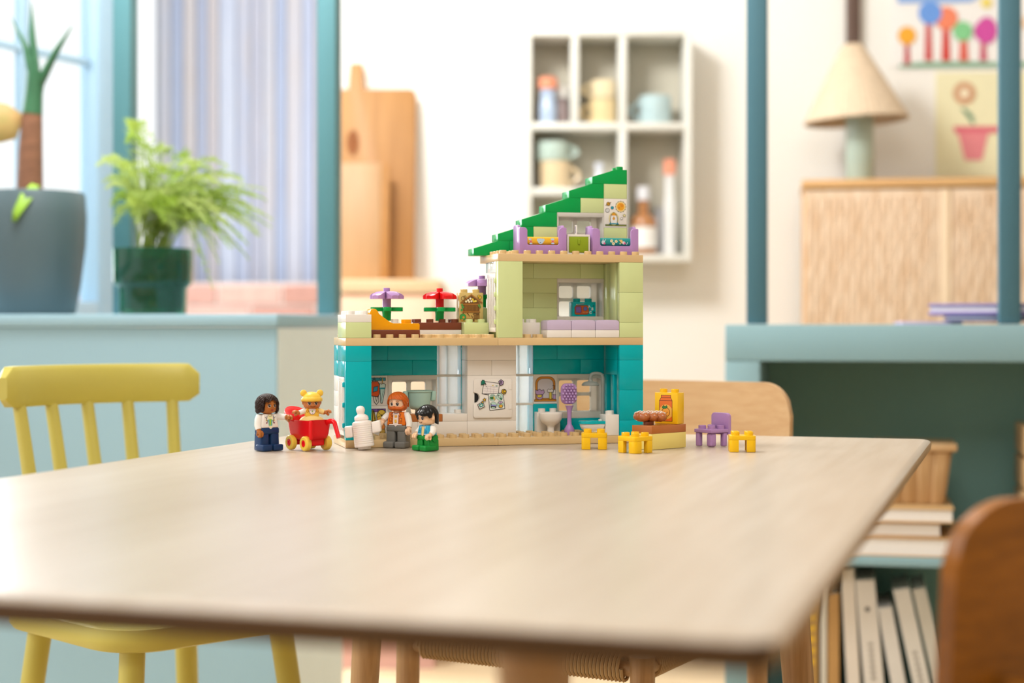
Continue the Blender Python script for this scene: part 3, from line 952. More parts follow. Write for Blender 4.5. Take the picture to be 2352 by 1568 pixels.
lf.grid([[(q(px, py)[0], dy, q(px, py)[2]) for px, py, dy in row] for row in (((52, 262, 0), (52, 275, 0.004), (50, 285, 0)), ((20, 240, -0.01), (22, 275, 0), (40, 320, -0.01)), ((-30, 232, -0.02), (-28, 280, -0.012), (10, 330, -0.02)), ((-70, 250, -0.03), (-65, 290, -0.025), (-40, 335, -0.03)))])
lfo = lf.build('leaf', leaf_mat('leaf_amber', 'DDB984', '9DB878'), pl)
lfo.modifiers.new('Solidify', 'SOLIDIFY').thickness = 0.0015
lf = MB(1)
lf.grid([[(q(px, py)[0], dy, q(px, py)[2]) for px, py, dy in row] for row in (((98, 428, -0.075), (108, 432, -0.072), (116, 432, -0.075)), ((84, 455, -0.108), (96, 462, -0.103), (106, 470, -0.108)), ((70, 495, -0.116), (78, 502, -0.110), (86, 500, -0.116)), ((68, 515, -0.116), (72, 517, -0.112), (76, 516, -0.116)))])
lfo = lf.build('leaf', mat('leaf_lime', '93BE3E', 0.45, noise=0.15, nscale=20), pl)
lfo.modifiers.new('Solidify', 'SOLIDIFY').thickness = 0.0015

fn = thing('potted_fern', 'feathery light green fern in a dark green glass pot on the sill', 'plant', (P(352, 0, 3.2).x, 3.2, 0.9135))
M_GGLASS = mat('glass_bottle_green', '2E8262', 0.05, trans=0.8, ior=1.35, noise=0.0, coat=0.3)
MB(1).lathe([(0.062, 0), (0.066, 0.004), (0.067, 0.05), (0.070, 0.056), (0.076, 0.06), (0.078, 0.066), (0.078, 0.13), (0.074, 0.13), (0.073, 0.066), (0.060, 0.05), (0.058, 0.008), (0, 0.008)], 32).build('pot', M_GGLASS, fn)
MB(1).lathe([(0.054, 0.0085), (0.056, 0.045), (0.069, 0.068), (0.070, 0.11), (0.0, 0.114)], 24).build('soil', mat('soil_glass', '5A5A2E', 0.9, noise=0.4, nscale=50, bump=0.6), fn)
fr_m = [leaf_mat('fern_%d' % i, c, d) for i, (c, d) in enumerate((('B6C865', 'A0B84E'), ('A4BE4C', '8CAA3C'), ('C6D48A', 'B2C66A'), ('B0C46E', '9CB658')))]
rn = random.Random(11)
def frond(tip, ctrl, width, m, nl=26):
    p0, p1, p2 = Vector((rn.uniform(-.03, .03), rn.uniform(-.03, .03), 0.112)), Vector(ctrl), Vector(tip)
    pts = [p0 * (1 - t) ** 2 + p1 * (2 * t * (1 - t)) + p2 * t * t for t in [i / nl for i in range(nl + 1)]]
    mb = MB(1)
    mb.tube(pts, [0.0012] * (nl + 1), 4)
    for i in range(5, nl + 1):
        t = (pts[i] - pts[i - 1]).normalized()
        s = t.cross(Vector((0, 0, 1)))
        s = s.normalized() if s.length > 1e-4 else Vector((1, 0, 0))
        w = width * math.sin(math.pi * min(1, (i - 4) / (nl - 3.0)) ** 0.8) + 0.004
        for sg in (-1, 1):
            d = (s * sg + t * 0.5 + Vector((0, 0, rn.uniform(-.35, .25)))).normalized()
            for jj in range(3):
                d2 = (d + Vector((rn.uniform(-.5, .5), rn.uniform(-.5, .5), rn.uniform(-.5, .5)))).normalized()
                a = pts[i] + d * (w * 0.25 * jj)
                e = a + d2 * (w * 0.75)
                nrm = d2.cross(t).normalized() * 0.0017
                mb.add([a, (a + e) / 2 + nrm, e, (a + e) / 2 - nrm], [(0, 1, 2, 3)])
    return mb.build('frond', m, fn, smooth=False, fix=False)
def fq(px, py, dy=0.0):
    v = P(px, py, 3.2)
    return Vector((v.x - fn.location.x, dy, v.z - fn.location.z))
tips = [(290, 290, .05), (300, 330, -.03), (225, 375, .0), (215, 372, .05), (255, 420, -.05), (250, 470, .03), (270, 440, -.08), (330, 345, .08), (380, 350, 0), (420, 370, .06),
        (455, 385, -.04), (490, 395, .05), (520, 380, 0), (540, 400, .07), (565, 420, -.05), (585, 450, .02), (600, 490, -.03), (610, 515, .05), (590, 540, 0), (575, 560, -.05),
        (560, 590, .05), (540, 570, -.08), (505, 600, -.02), (500, 660, -.06), (470, 540, -.10), (430, 480, -.12), (400, 450, -.08), (370, 470, -.12), (350, 520, -.12), (320, 500, -.06),
        (450, 440, .10), (500, 460, -.1), (530, 490, .1), (390, 420, .12), (345, 440, .05), (290, 520, -.09), (275, 390, .1), (410, 520, -.13), (540, 520, -.12), (480, 500, .05), (310, 400, -.1), (560, 480, .12),
        (455, 470, .06), (490, 440, -.02), (530, 460, .03), (565, 500, -.02), (580, 520, .06), (545, 540, .02), (520, 560, .07), (480, 560, .08), (600, 540, -.02), (455, 520, -.02), (415, 430, .03), (350, 420, -.02), (235, 385, -.04), (560, 440, -.03), (618, 500, .02), (612, 460, -.02), (600, 430, .04), (285, 275, .06), (295, 300, .02), (440, 410, -.1), (520, 430, -.08), (470, 420, .02), (380, 400, -.05), (550, 450, .0), (500, 520, -.13), (430, 540, -.12), (300, 450, .08)]
for i, (px, py, dy) in enumerate(tips):
    tip = fq(px, py, dy)
    ct_ = fq(352 + (px - 352) * 0.35, min(py, 460) - 60 + rn.uniform(-30, 20), dy * 0.4)
    frond(tip, ct_, 0.020 + rn.random() * 0.008, fr_m[i % 4])
# ------------------------------------------------------------------ toy building blocks
TAN = plastic('tan', 'DDBE8C')
TEALB = plastic('blue_green', '00B2BC', 0.16)
WHT = plastic('white', 'F0EAE2')
LGRN = plastic('yellowish_green', 'D4E0A2')
DGRN = plastic('green', '0CA24E', 0.18)
BRN = plastic('reddish_brown', '7E4430')
WHW = leaf_mat('plastic_window_white', 'F7F2EA', 'F7F2EA', 0.4)
ORB = plastic('warm_brown', 'B9703A')
YEL = plastic('bright_yellow', 'F5C21A')
YOR = plastic('flame_yellow', 'F0A20A')
PYEL = plastic('cool_yellow', 'F2DE82')
PUR = plastic('lavender', 'B58CC4')
LILAC = plastic('pale_lilac', 'CBBBD6')
RED = plastic('red', 'E3141A')
MINT = plastic('pale_mint', 'AFD0C4')
OLV = plastic('olive_green', '93A92A')
GREY = plastic('grey', '8F948E', 0.3)
MILK = mat('plastic_milk_white', 'F6EEE8', 0.35, noise=0.02, sub=0.25, coat=0.1)

HX, HY_, HA = -0.2030, 1.9655, R(14.85)
ca, sa = math.cos(HA), math.sin(HA)
S = 16.0                                    # one stud, mm
C = 19.2                                    # one course, mm
def H(x, y, z=0.0):
    """house point (studs, studs, mm above the table) in the room"""
    X, Y = x * S / 1000, y * S / 1000
    return (HX + X * ca - Y * sa, HY_ + X * sa + Y * ca, TABLE_Z + 0.0003 + z / 1000)
house = thing('toy_house', 'three storey toy brick house in teal, lime and green on the table', 'toy house', H(0, 0), HA)

BR = {}
def brick(x0, x1, y0, y1, z0, z1, m, name='brick', studs=(), parent=None, lab=None):
    """one brick (studs, studs, mm); studs = list of (x, y) stud centres on its top"""
    w, d, h = (x1 - x0) * S, (y1 - y0) * S, z1 - z0
    st = tuple((round(a - x0, 2), round(b - y0, 2)) for a, b in studs)
    key = (round(w, 2), round(d, 2), round(h, 2), m.name, st)
    if key in BR:
        o = BR[key].copy()
        COL.objects.link(o)
        o.name = name
    else:
        mb = MB().box(0.08, w - 0.08, 0.08, d - 0.08, 0.08, h - 0.02, 0.45, 2)
        for a, b in st:
            mb.stud(a * S, b * S, h - 0.05)
        o = mb.build(name, m)
        BR[key] = o
    o.parent = parent if parent is not None else house
    o.location = (x0 * S / 1000, y0 * S / 1000, z0 / 1000)
    if lab:
        o['label'] = lab
    return o

STUD_ME = [None]
def studs_on(plate, m, cells, z):
    for x, y in cells:
        if STUD_ME[0] is None or STUD_ME[0].materials[0] is not m:
            o = MB().stud(0, 0, 0).build('stud', m, plate)
            STUD_ME[0] = o.data
        else:
            o = bpy.data.objects.new('stud', STUD_ME[0])
            COL.objects.link(o)
            o.parent = plate
        o.location = (x * S / 1000 - plate.location.x, y * S / 1000 - plate.location.y, z / 1000 - plate.location.z - 0.00005)

# floors
g1 = brick(0, 12, 0, 6, 0, 9.6, TAN, 'base_plate')
g2 = brick(12, 24, 0, 6, 0, 9.6, TAN, 'base_plate')
f1 = brick(0, 12, 0, 6, 124.8, 134.4, TAN, 'floor_plate')
f2 = brick(12, 24, 0, 6, 124.8, 134.4, TAN, 'floor_plate')
r1 = brick(12, 24, 0, 6, 230.4, 240.0, TAN, 'floor_plate')
def cells(x0, x1, y0, y1):
    return [(x + 0.5, y + 0.5) for x in range(x0, x1) for y in range(y0, y1)]
studs_on(g1, TAN, cells(2, 12, 0, 2) + cells(2, 4, 2, 4), 9.6)
studs_on(g2, TAN, cells(12, 22, 0, 2) + cells(14, 16, 2, 4) + cells(16, 22, 2, 4), 9.6)
studs_on(f1, TAN, cells(2, 6, 0, 1) + cells(6, 12, 0, 4) + cells(0, 2, 5, 6), 134.4)
studs_on(f2, TAN, cells(14, 16, 0, 2), 134.4)
studs_on(r1, TAN, cells(12, 24, 0, 1) + cells(12, 14, 1, 6), 240.0)

def zc(base, k0, k1):
    return base + C * k0, base + C * k1
G = 9.6
# --- ground floor, left wall and front post
brick(0, 2, 0, 4, *zc(G, 5, 6), TEALB)
brick(0, 2, 0.75, 4, *zc(G, 4, 5), TEALB)
brick(0, 2, 0, 0.74, *zc(G, 0, 5), TEALB, 'door_post')
brick(0, 1, 3.6, 4, *zc(G, 0, 4), WHT, 'door_post')
for k in range(6):
    brick(0, 2, 4, 6, *zc(G, k, k + 1), WHT if k < 4 else TEALB)

def shutter(x, y0, y1, z0, z1, hinge_m, n=3):
    """white barred door panel lying in the side wall, with knuckles of the post's colour"""
    o = MB().box(0, 3, 0, (y1 - y0) * S, 0, 6, 0.8).build('door', WHT, house)
    o.location = (x * S / 1000, y0 * S / 1000, z0 / 1000)
    MB().box(0, 3, 0, (y1 - y0) * S, z1 - z0 - 6, z1 - z0, 0.8).build('rail', WHT, o)
    w = (y1 - y0) * S
    nb = 5
    for i in range(nb):
        yy = 1 + i * (w - 5.5) / (nb - 1)
        b = MB().box(-0.3, 2.6, yy, yy + 3.6, 5, z1 - z0 - 5, 0.7).build('bar', WHT, o)
    for i in range(n):
        zz = 10 + i * (z1 - z0 - 22) / (n - 1)
        MB().lathe([(1.9, 0), (2.3, 0.8), (2.3, 5.2), (1.9, 6)], 12, (0.2, -1.8, zz)).build('hinge', hinge_m, o)
    return o
shutter(0.0, 0.95, 3.55, 14, 86, TEALB)

# --- ground floor, back wall
def sticker_brick(x0, x1, y0, y1, z0, z1, m=WHT, studs=()):
    b = brick(x0, x1, y0, y1, z0, z1, m, 'printed_brick', studs)
    w, h = (x1 - x0) * S, z1 - z0
    return b, Print((0, 0, 0), (1, 0, 0), (0, 0, 1), (0, -1, 0))
b, p = sticker_brick(2, 4, 4, 6, *zc(G, 2, 4))
b['label'] = 'white printed brick with an orange backpack and a mint umbrella'
p.rect(1, 32, 29, 35.6, '1F9FB5').line([(1, 32), (29, 32), (29, 35.6), (1, 35.6)], 0.6, '14404A', True)
for x in (6.5, 14.5, 22.5):
    p.ocirc(x, 34.6, 1.3, '1F9FB5', 0.5, '14404A')
p.line([(12, 31), (14.5, 35), (17, 31)], 0.6, '14404A')
p.opoly([(10, 13), (19, 11.5), (21, 15), (21, 27), (19, 31), (12, 31), (9, 27)], 'E2571C', 0.7)
p.opoly([(13, 17.5), (18.4, 19), (19.4, 25), (14, 24)], '2C9DC4', 0.6)
p.line([(13, 12.5), (14.5, 5), (17.5, 1.8), (20.4, 5.5), (20, 12.5)], 0.6, '2A4A4A')
p.line([(15.5, 12), (17.5, 5.5), (18.6, 12)], 0.5, '2A4A4A')
p.opoly([(23, 3.5), (24.8, 3.5), (28, 19), (28, 22), (22, 22), (22, 19)], 'BFE0DA', 0.6)
p.opoly([(21, 22), (28.4, 22), (29, 27), (26.5, 28.6), (23.5, 27.4), (21.4, 28.6)], 'CFE8E2', 0.6)
p.rect(21.6, 21.2, 28.4, 23.2, '2B9FAF').line([(24.8, 29), (25, 35)], 0.9, 'C59A3A').line([(23, 6), (26, 19)], 0.4, '2A4A4A')
p.build(b)
b, p = sticker_brick(2, 4, 4, 6, *zc(G, 0, 2))
b['label'] = 'white printed brick with a ball, striped bag and toy'
p.rect(1, 31, 29, 34.6, '7D5AA6').line([(1, 31), (29, 31), (29, 34.6), (1, 34.6)], 0.6, '3A2A4A', True)
p.ocirc(9, 33, 1.2, '7D5AA6', 0.5).ocirc(20, 33, 1.2, '7D5AA6', 0.5)
p.opoly([(9, 14), (19, 14), (14, 33), (11.5, 33)], 'D7B53A', 0.6)
p.line([(12, 15), (12.6, 32)], 0.9, '2E2C26').line([(16.4, 15), (13.4, 32)], 0.9, '2E2C26').line([(11, 20), (17, 20)], 0.5, '2E2C26')
p.ocirc(24, 25.5, 6.4, 'E3C14A', 0.7, ry=8.2)
p.poly([(18.4, 22.5)] + [(24 + 6.1 * math.cos(R(a)), 25.5 + 7.9 * math.sin(R(a))) for a in range(205, 336, 13)] + [(29.6, 22.5)], 'E9A03C')
p.line([(24, 26.5), (19.6, 30)], 0.5, '3A2A1A').line([(24, 26.5), (28.6, 30)], 0.5, '3A2A1A').line([(24, 26.5), (24, 18)], 0.5, '3A2A1A').line([(18.4, 24), (24, 26.5), (29.6, 24)], 0.5, '3A2A1A').circ(24, 26.5, 0.9, '3A2A1A')
p.opoly([(21, 8), (27, 8), (28.6, 12), (27, 15.5), (21.6, 15.5), (19.8, 12)], 'E0843A', 0.6).opoly([(22, 3.5), (28.6, 4.4), (28, 9), (21.6, 9)], 'CBA24A', 0.6).circ(20.5, 9.4, 1.5, '2E2C26').line([(24, 15.5), (24, 19)], 0.6, '3A2A1A')
p.build(b)
brick(4, 8, 4, 6, *zc(G, 0, 1), WHT)

def house_window(x0, x1, z0, z1, name='window_frame', y0=4.0):
    """white toy window frame, deep box with a cross-barred rear and clear pane"""
    w, h, d = (x1 - x0) * S, z1 - z0, 2 * S
    mb = MB()
    t_ = 1.8
    mb.box(0.08, w - 0.08, 0.08, d - 0.1, 0.05, 8.0, 0.4)
    mb.box(0.08, w - 0.08, 0.08, d - 0.1, h - 5.5, h - 0.05, 0.4)
    mb.box(0.08, t_, 0.08, d - 0.1, 7.9, h - 5.4, 0.3)
    mb.box(w - t_, w - 0.08, 0.08, d - 0.1, 7.9, h - 5.4, 0.3)
    o = mb.build(name, WHW, house)
    o.location = (x0 * S / 1000, y0 * S / 1000, z0 / 1000)
    ox = [w / 2 - 22.0, w / 2 - 2.8, w / 2 + 2.8, w / 2 + 22.0]
    oz = [8.5, h * 0.5 - 1.2 + 0.5, h * 0.5 + 3.2 + 0.5, h - 9.0]
    def opening(xa, xb, za, zb, r=2.0):
        return [(x, z) for cx, cz, a in ((xb - r, za + r, -90), (xb - r, zb - r, 0), (xa + r, zb - r, 90), (xa + r, za + r, 180)) for x, z in [(cx + r * math.cos(R(a + 30 * i)), cz + r * math.sin(R(a + 30 * i))) for i in range(4)]]
    gr = MB()
    def bar(xa, xb, za, zb):
        gr.box(xa, xb, d - 6.5, d - 2.5, za, zb, 0.4)
    bar(t_, ox[0], 8, h - 5.5)
    bar(ox[3], w - t_, 8, h - 5.5)
    bar(ox[1], ox[2], 8, h - 5.5)
    bar(ox[0], ox[3], oz[1], oz[2])
    bar(ox[0], ox[3], oz[3], h - 5.4)
    for xa, xb, za, zb in ((ox[0], ox[1], oz[0], oz[1]), (ox[2], ox[3], oz[0], oz[1]), (ox[0], ox[1], oz[2], oz[3]), (ox[2], ox[3], oz[2], oz[3])):
        for (cx, sx) in ((xa, 1), (xb, -1)):            # small rounded corner fillets
            for (cz, sz) in ((za, 1), (zb, -1)):
                pl_ = [(cx, cz), (cx + sx * 2.4, cz)] + [(cx + sx * (2.4 - 2.4 * math.sin(R(a))), cz + sz * (2.4 - 2.4 * math.cos(R(a)))) for a in (22, 45, 68)] + [(cx, cz + sz * 2.4)]
                gr.prism(pl_, d - 6.5, d - 2.5, 'y')
    gr.build('sash', WHW, o)
    MB().box(ox[0], ox[3], d - 2.4, d - 1.6, 8, h - 6).build('pane', M_PANE, o)
    return o
house_window(4, 8, *zc(G, 1, 4))
brick(2, 6, 4, 6, *zc(G, 4, 5), TEALB)
brick(6, 8, 4, 6, *zc(G, 4, 5), TEALB)
brick(2, 4, 4, 6, *zc(G, 5, 6), TEALB)
brick(4, 8, 4, 6, *zc(G, 5, 6), TEALB)
for k in range(6):
    brick(10, 14, 4, 5, *zc(G, k, k + 1), TEALB)

def clear_panel(x0, x1, y0, y1, z0, z1):
    """clear brick: one hollow glassy box with slim white-edged rims"""
    w, d, h = (x1 - x0) * S, (y1 - y0) * S, z1 - z0
    o = MB().box(0.1, w - 0.1, 0.1, d - 0.1, 0.1, h - 0.1, 0.5, 2).build('clear_panel', M_CLEARB, house)
    o.location = (x0 * S / 1000, y0 * S / 1000, z0 / 1000)
    return o
for x0 in (8, 14):
    clear_panel(x0, x0 + 2, 4.2, 5.4, G, G + 2 * C)
    clear_panel(x0, x0 + 2, 4.2, 5.4, G + 2 * C, G + 4 * C)
    clear_panel(x0, x0 + 2, 4.2, 5.4, G + 4 * C, G + 6 * C)
    for xr_ in (0.35, 1.05):
        o = MB().box(0, 2.6, 0, 3, 0.3, 6 * C - 0.4, 0.6).build('clear_rib', WHW, house)
        o.location = ((x0 + xr_) * S / 1000, 5.45 * S / 1000, G / 1000)
    for z in (G + 2 * C - 1.6, G + 4 * C - 2.4):
        o = MB().box(0, 2 * S - 0.2, 0, 1.6, 0, 3.2, 0.5).build('clear_bar', WHW, house)
        o.location = ((x0 * S + 0.1) / 1000, 4.06 * S / 1000, z / 1000)
brick(16, 18, 4, 6, *zc(G, 0, 1), TEALB)
brick(18, 22, 4, 6, *zc(G, 0, 1), TEALB)
brick(16, 18, 4, 6, *zc(G, 1, 2), TEALB)
b, p = sticker_brick(16, 18, 4, 6, *zc(G, 2, 4))
b['label'] = 'white printed brick with a mirror and wash things'
def arch(x0, x1, z0, z1, r):
    return [(x0, z0), (x1, z0)] + [(x1 - r + r * math.cos(R(a)), z1 - r + r * math.sin(R(a))) for a in range(0, 91, 15)] + [(x0 + r + r * math.cos(R(a)), z1 - r + r * math.sin(R(a))) for a in range(90, 181, 15)]
p.poly(arch(2.2, 29.6, 4.5, 35.6, 9), '3A2A16').poly(arch(2.7, 29.1, 5.0, 35.1, 8.6), 'D08A2C').poly(arch(5.0, 26.8, 7.0, 32.8, 7), '3A2A16').poly(arch(5.5, 26.3, 7.5, 32.4, 6.6), 'CFCBD2')
p.rect(1, 3.2, 30.6, 5.6, 'D08A2C').line([(1, 3.2), (30.6, 3.2), (30.6, 5.6), (1, 5.6)], 0.5, '3A2A16', True)
p.ocirc(8, 9.6, 4.6, 'B79AC8', 0.5, ry=4.0).ocirc(8, 10.4, 3.4, 'E4CF4E', 0.5, ry=2.2)
p.opoly([(2.5, 14), (4, 12), (12.6, 12), (14.6, 15), (13.4, 18.6), (10.5, 17), (8, 19.4), (5, 17.2), (2.4, 18.4)], 'B79AC8', 0.6)
p.opoly([(21, 6), (24.4, 6), (24.4, 15), (21, 15)], 'DCC84A', 0.5).opoly([(19, 15), (26, 15), (27, 18), (24, 19.4), (22.4, 18), (20, 19.4), (18.4, 17.6)], 'E9E5E2', 0.5)
p.opoly([(26.2, 6), (29.8, 6), (29.8, 12), (26.2, 12)], 'B79AC8', 0.5).opoly([(25.6, 12), (29.8, 12), (29.6, 17), (28.2, 19), (27, 17)], 'E9E5E2', 0.5).line([(28, 19), (28, 23.6), (25.6, 23.6)], 0.7, '3A2A3A')
p.build(b)
house_window(18, 22, *zc(G, 1, 4))
brick(16, 20, 4, 6, *zc(G, 4, 5), TEALB)
brick(20, 22, 4, 6, *zc(G, 4, 5), TEALB)
brick(16, 18, 4, 6, *zc(G, 5, 6), TEALB)
brick(18, 22, 4, 6, *zc(G, 5, 6), TEALB)
for k in range(6):
    brick(22, 24, 4, 6, *zc(G, k, k + 1), TEALB)
# --- ground floor, right wall
for k0, k1 in ((0, 1), (1, 3), (3, 5), (5, 6)):
    brick(22, 24, 0, 0.7, *zc(G, k0, k1), TEALB)
brick(22, 24, 0.71, 4, *zc(G, 4, 5), TEALB)
brick(22, 24, 0.71, 4, *zc(G, 5, 6), TEALB)
brick(22, 24, 0.71, 4, *zc(G, 0, 1), TEALB)
def side_window(x0, y0, y1, z0, z1, m, posts, bars):
    o = MB()
    h, d = z1 - z0, (y1 - y0) * S
    for a, b_ in posts:
        o.box(0.1, 2 * S - 0.1, (a - y0) * S, (b_ - y0) * S, 0.05, h - 0.05, 0.4)
    o = o.build('window_frame', m, house)
    o.location = (x0 * S / 1000, y0 * S / 1000, z0 / 1000)
    for a, b_ in bars:
        q_ = MB().box(9, 10.2, (a - y0) * S, (b_ - y0) * S, 0.2, h - 0.2).build('pane', M_CLEAR, o)
        for zz in (h * 0.52,):
            MB().box(7.5, 11, (a - y0) * S + 0.4, (b_ - y0) * S - 0.4, zz, zz + 3.4, 0.6).build('latch', M_CLEAR, o)
    return o
side_window(22, 0.71, 4, *zc(G, 1, 4), TEALB, ((0.71, 0.75), (1.5, 2.25), (3.3, 4.0)), ((0.76, 1.49), (2.26, 3.29)))

# --- white kitchen block in the middle with its printed door
brick(10, 14, 2, 4, *zc(G, 0, 1), WHT)
cab = brick(10, 14, 2, 4, *zc(G, 1, 4), WHT, 'fridge_cabinet')
brick(10, 12, 2, 4, *zc(G, 4, 5), WHT)
brick(12, 14, 2, 4, *zc(G, 4, 5), WHT)
brick(10, 14, 2, 4, *zc(G, 5, 6), WHT)
dw, dz0, dz1 = 62.0, 4.0, 53.5
door_poly = []
for cx, cz, a in ((58 - 2.5, dz0 + 2.5, -90), (58 - 2.5, dz1 - 2.5, 0), (7.5 + 3, dz1 - 3, 90)):
    door_poly += [(cx + 2.5 * math.cos(R(a + 22.5 * i)), cz + 2.5 * math.sin(R(a + 22.5 * i))) for i in range(5)]
zc_ = 29.5
door_poly += [(7.5, zc_ + 7.4), (9.2, zc_ + 6.6)] + [(9.2 + 6.4 * math.cos(R(a)) , zc_ + 6.6 * math.sin(R(a))) for a in range(80, -81, -20)] + [(9.2, zc_ - 6.6), (7.5, zc_ - 7.4)]
door_poly += [(7.5 + 3 + 3 * math.cos(R(a)), dz0 + 3 + 3 * math.sin(R(a))) for a in (180, 210, 240, 270)]
dr = MB().prism(door_poly, -2.6, -0.35, 'y', 0.5).build('door', WHT, cab)
rec = MB().prism([(9.3, zc_ + 6.0)] + [(9.3, zc_ - 6.0)] + [(9.3 + 5.4 * math.cos(R(a)), zc_ + 6.0 * math.sin(R(a))) for a in range(-75, 76, 15)], -0.3, 0.05, 'y').build('grip_hole', mat('grip_black', '0B0A0A', 0.6, noise=0.05), cab)
for zz in (14.5, 39.5):
    MB().box(53.4, 57.4, -3.1, -2.5, zz, zz + 6, 0.3).build('hinge', WHT, dr)
p = Print((0, -2.6, 0), (1, 0, 0), (0, 0, 1), (0, -1, 0))
K = '2B2A2C'
p.opoly([(18.5, 34.5), (21.3, 50.2), (41.2, 47.6), (40, 34)], 'EFE9E6', 0.7, K).line([(18.5, 34.5), (26, 33.2)], 0.7, K)
p.line([(21.5, 44.6), (39.5, 42.4)], 0.25, 'B9A9B4').line([(21.2, 41.4), (39.3, 39.6)], 0.25, 'B9A9B4').line([(20.8, 38.4), (39, 37)], 0.25, 'B9A9B4')
for x in (25.4, 29.6, 33.8):
    p.line([(x + 0.4, 44), (x - 0.4, 35.4)], 0.25, 'B9A9B4')
p.rect(31.6, 44.6, 33.6, 45.6, 'E6CF4A').rect(36.2, 43.8, 38.8, 44.8, '1F8A72').rect(22.6, 46.0, 25, 46.6, 'B9A9B4').rect(23.4, 43.2, 24.4, 44, '55504C')
p.opoly([(26.5, 34.2), (28.6, 13.4), (48.2, 15.4), (46.2, 35.6)], 'EDF0EA', 0.7, K)
for x, z in ((32.2, 29.4), (41.4, 30.4), (33.2, 19.8), (42.4, 20.8)):
    p.ocirc(x, z, 4.3, 'BFE0D2', 0.35, '3E6E66')
p.opoly([(28.9, 30.4), (33.4, 30.8), (33, 27.6), (29.6, 27.6)], '2C7A3A', 0.4, K).rect(33.2, 28, 34.6, 31.4, 'DDB24A').rect(34.2, 26.4, 35.4, 29, 'DDB24A').line([(30, 32), (34.6, 32.6)], 0.4, '5A6A66')
p.line([(39, 32.8), (40.4, 31.4)], 1.0, K).line([(40.4, 31.4), (43.4, 28)], 2.2, K).line([(40.5, 31.3), (43.2, 28.3)], 1.4, 'DDEAE4').line([(42.6, 28.6), (43.8, 27.4)], 1.6, '2C7A5A')
p.line([(30.4, 18.6), (36, 17.8)], 1.1, K).line([(30.2, 21.6), (30.6, 17.4)], 0.9, K).line([(36, 20), (36.2, 16.6)], 0.9, K).line([(31, 20), (36, 19.6)], 1.6, '8A8ECF')
p.ocirc(41.6, 23, 1.9, 'C6A9D6', 0.35, K, ry=1.3).ocirc(43.8, 23.6, 1.3, 'C6A9D6', 0.3, K)
p.opoly([(40.2, 19.6), (42, 20.6), (45, 20.4), (45, 17.6), (43, 16.6), (41, 17.4)], 'E6B03A', 0.4, K)
p.opoly([(17.2, 46), (17.4, 50), (19, 52), (21, 51.6), (23, 46.8), (20.6, 47.4), (19.2, 46.2)], '16836A', 0.8, K)
p.text('A', 19.6, 48.6, 3.6, '0E6A55')
p.opoly([(40, 50), (43, 52.4), (46.4, 50), (45.6, 46.4), (42.4, 45)], 'B99BC9', 0.8, K)
p.text('B', 43.2, 48.8, 5.0, '2B2A2C')
p.ocirc(46.8, 37.2, 3.0, 'E4B91E', 0.8, K)
p.text('C', 46.8, 37.2, 5.4, '2B2A2C')
p.opoly([(12.4, 21), (19, 24.6), (21.8, 18.6), (15.2, 15.4)], 'EFF1EE', 0.7, K).opoly([(14, 20.8), (18.6, 23.2), (20.2, 19.4), (15.8, 17.4)], '3AA79A', 0.4, K).rect(16, 19.4, 18.4, 21, 'DDE6E4', 25)
def star(x, y, r, rot=0):
    return [(x + (r if i % 2 == 0 else r * 0.55) * math.cos(R(90 + 36 * i + rot)), y + (r if i % 2 == 0 else r * 0.55) * math.sin(R(90 + 36 * i + rot))) for i in range(10)]
p.opoly(star(21.4, 27.2, 2.3, 10), 'E7B42A', 0.5, K).opoly(star(18.6, 24, 1.6, 10), 'E7B42A', 0.5, K)
p.build(dr)
# kitchen counter bricks left of it
brick(6, 10, 2, 4, *zc(G, 0, 1), WHT)
brick(4, 6, 2, 4, *zc(G, 0, 1), WHT)
brick(8, 10, 2, 4, 28.8, 38.4, WHT, 'brick', [(9.5, 3.2)])
brick(4, 8, 2, 4, 28.8, 38.4, ORB, 'stove_top', lab='brown stove top plate')

# --- terrace on the first floor
F1 = 134.4
brick(0, 2, 0, 4, F1, F1 + C, LGRN)
brick(0, 2, 0, 4, F1 + C, F1 + C + 9.6, WHT, 'brick', cells(0, 2, 0, 4))
brick(10, 12, 3, 5, *zc(F1, 0, 1), LGRN, 'brick', [(10.5, 3.5), (11.5, 3.5)])
brick(11.55, 12.55, 5.05, 6, *zc(F1, 0, 2), LGRN)
brick(3, 5, 4, 6, *zc(F1, 0, 1), WHT, 'brick', [(4.66, 4.5)])
# --- first floor room
brick(12, 14, 0, 0.74, F1, F1 + 5 * C, LGRN, 'door_post')
brick(12, 14, 0.75, 4, F1 + 4.3 * C, F1 + 5 * C, M_CLEAR, 'clear_panel')
clear_panel(13.4, 14, 4, 6, F1 + 2.5 * C, F1 + 5 * C)
brick(12.6, 14, 4, 6, F1, F1 + 1.25 * C, LGRN)
brick(12.6, 14, 4, 6, F1 + 1.25 * C, F1 + 2.5 * C, LGRN)
shutter(12.0, 0.95, 3.6, F1 + 7, F1 + 4.2 * C, LGRN, 4)
brick(14, 16, 4, 6, *zc(F1, 4, 5), LGRN)
brick(16, 20, 4, 6, *zc(F1, 4, 5), LGRN)
brick(20, 22, 4, 6, *zc(F1, 4, 5), LGRN)
brick(14, 18, 4, 6, *zc(F1, 3, 4), LGRN)
brick(14, 16, 4, 6, *zc(F1, 2, 3), LGRN)
brick(16, 18, 4, 6, *zc(F1, 2, 3), LGRN)
brick(14, 18, 4, 6, *zc(F1, 1, 2), LGRN)
brick(14, 18, 4, 6, *zc(F1, 0, 1), LGRN)
brick(18, 22, 4, 6, *zc(F1, 0, 1), LGRN)
house_window(18, 22, *zc(F1, 1, 4))
for k in range(5):
    brick(22, 24, 4, 6, *zc(F1, k, k + 1), LGRN)
for k0, k1 in ((0, 1), (1, 3), (3, 5)):
    brick(22, 24, 0, 0.6, *zc(F1, k0, k1), LGRN)
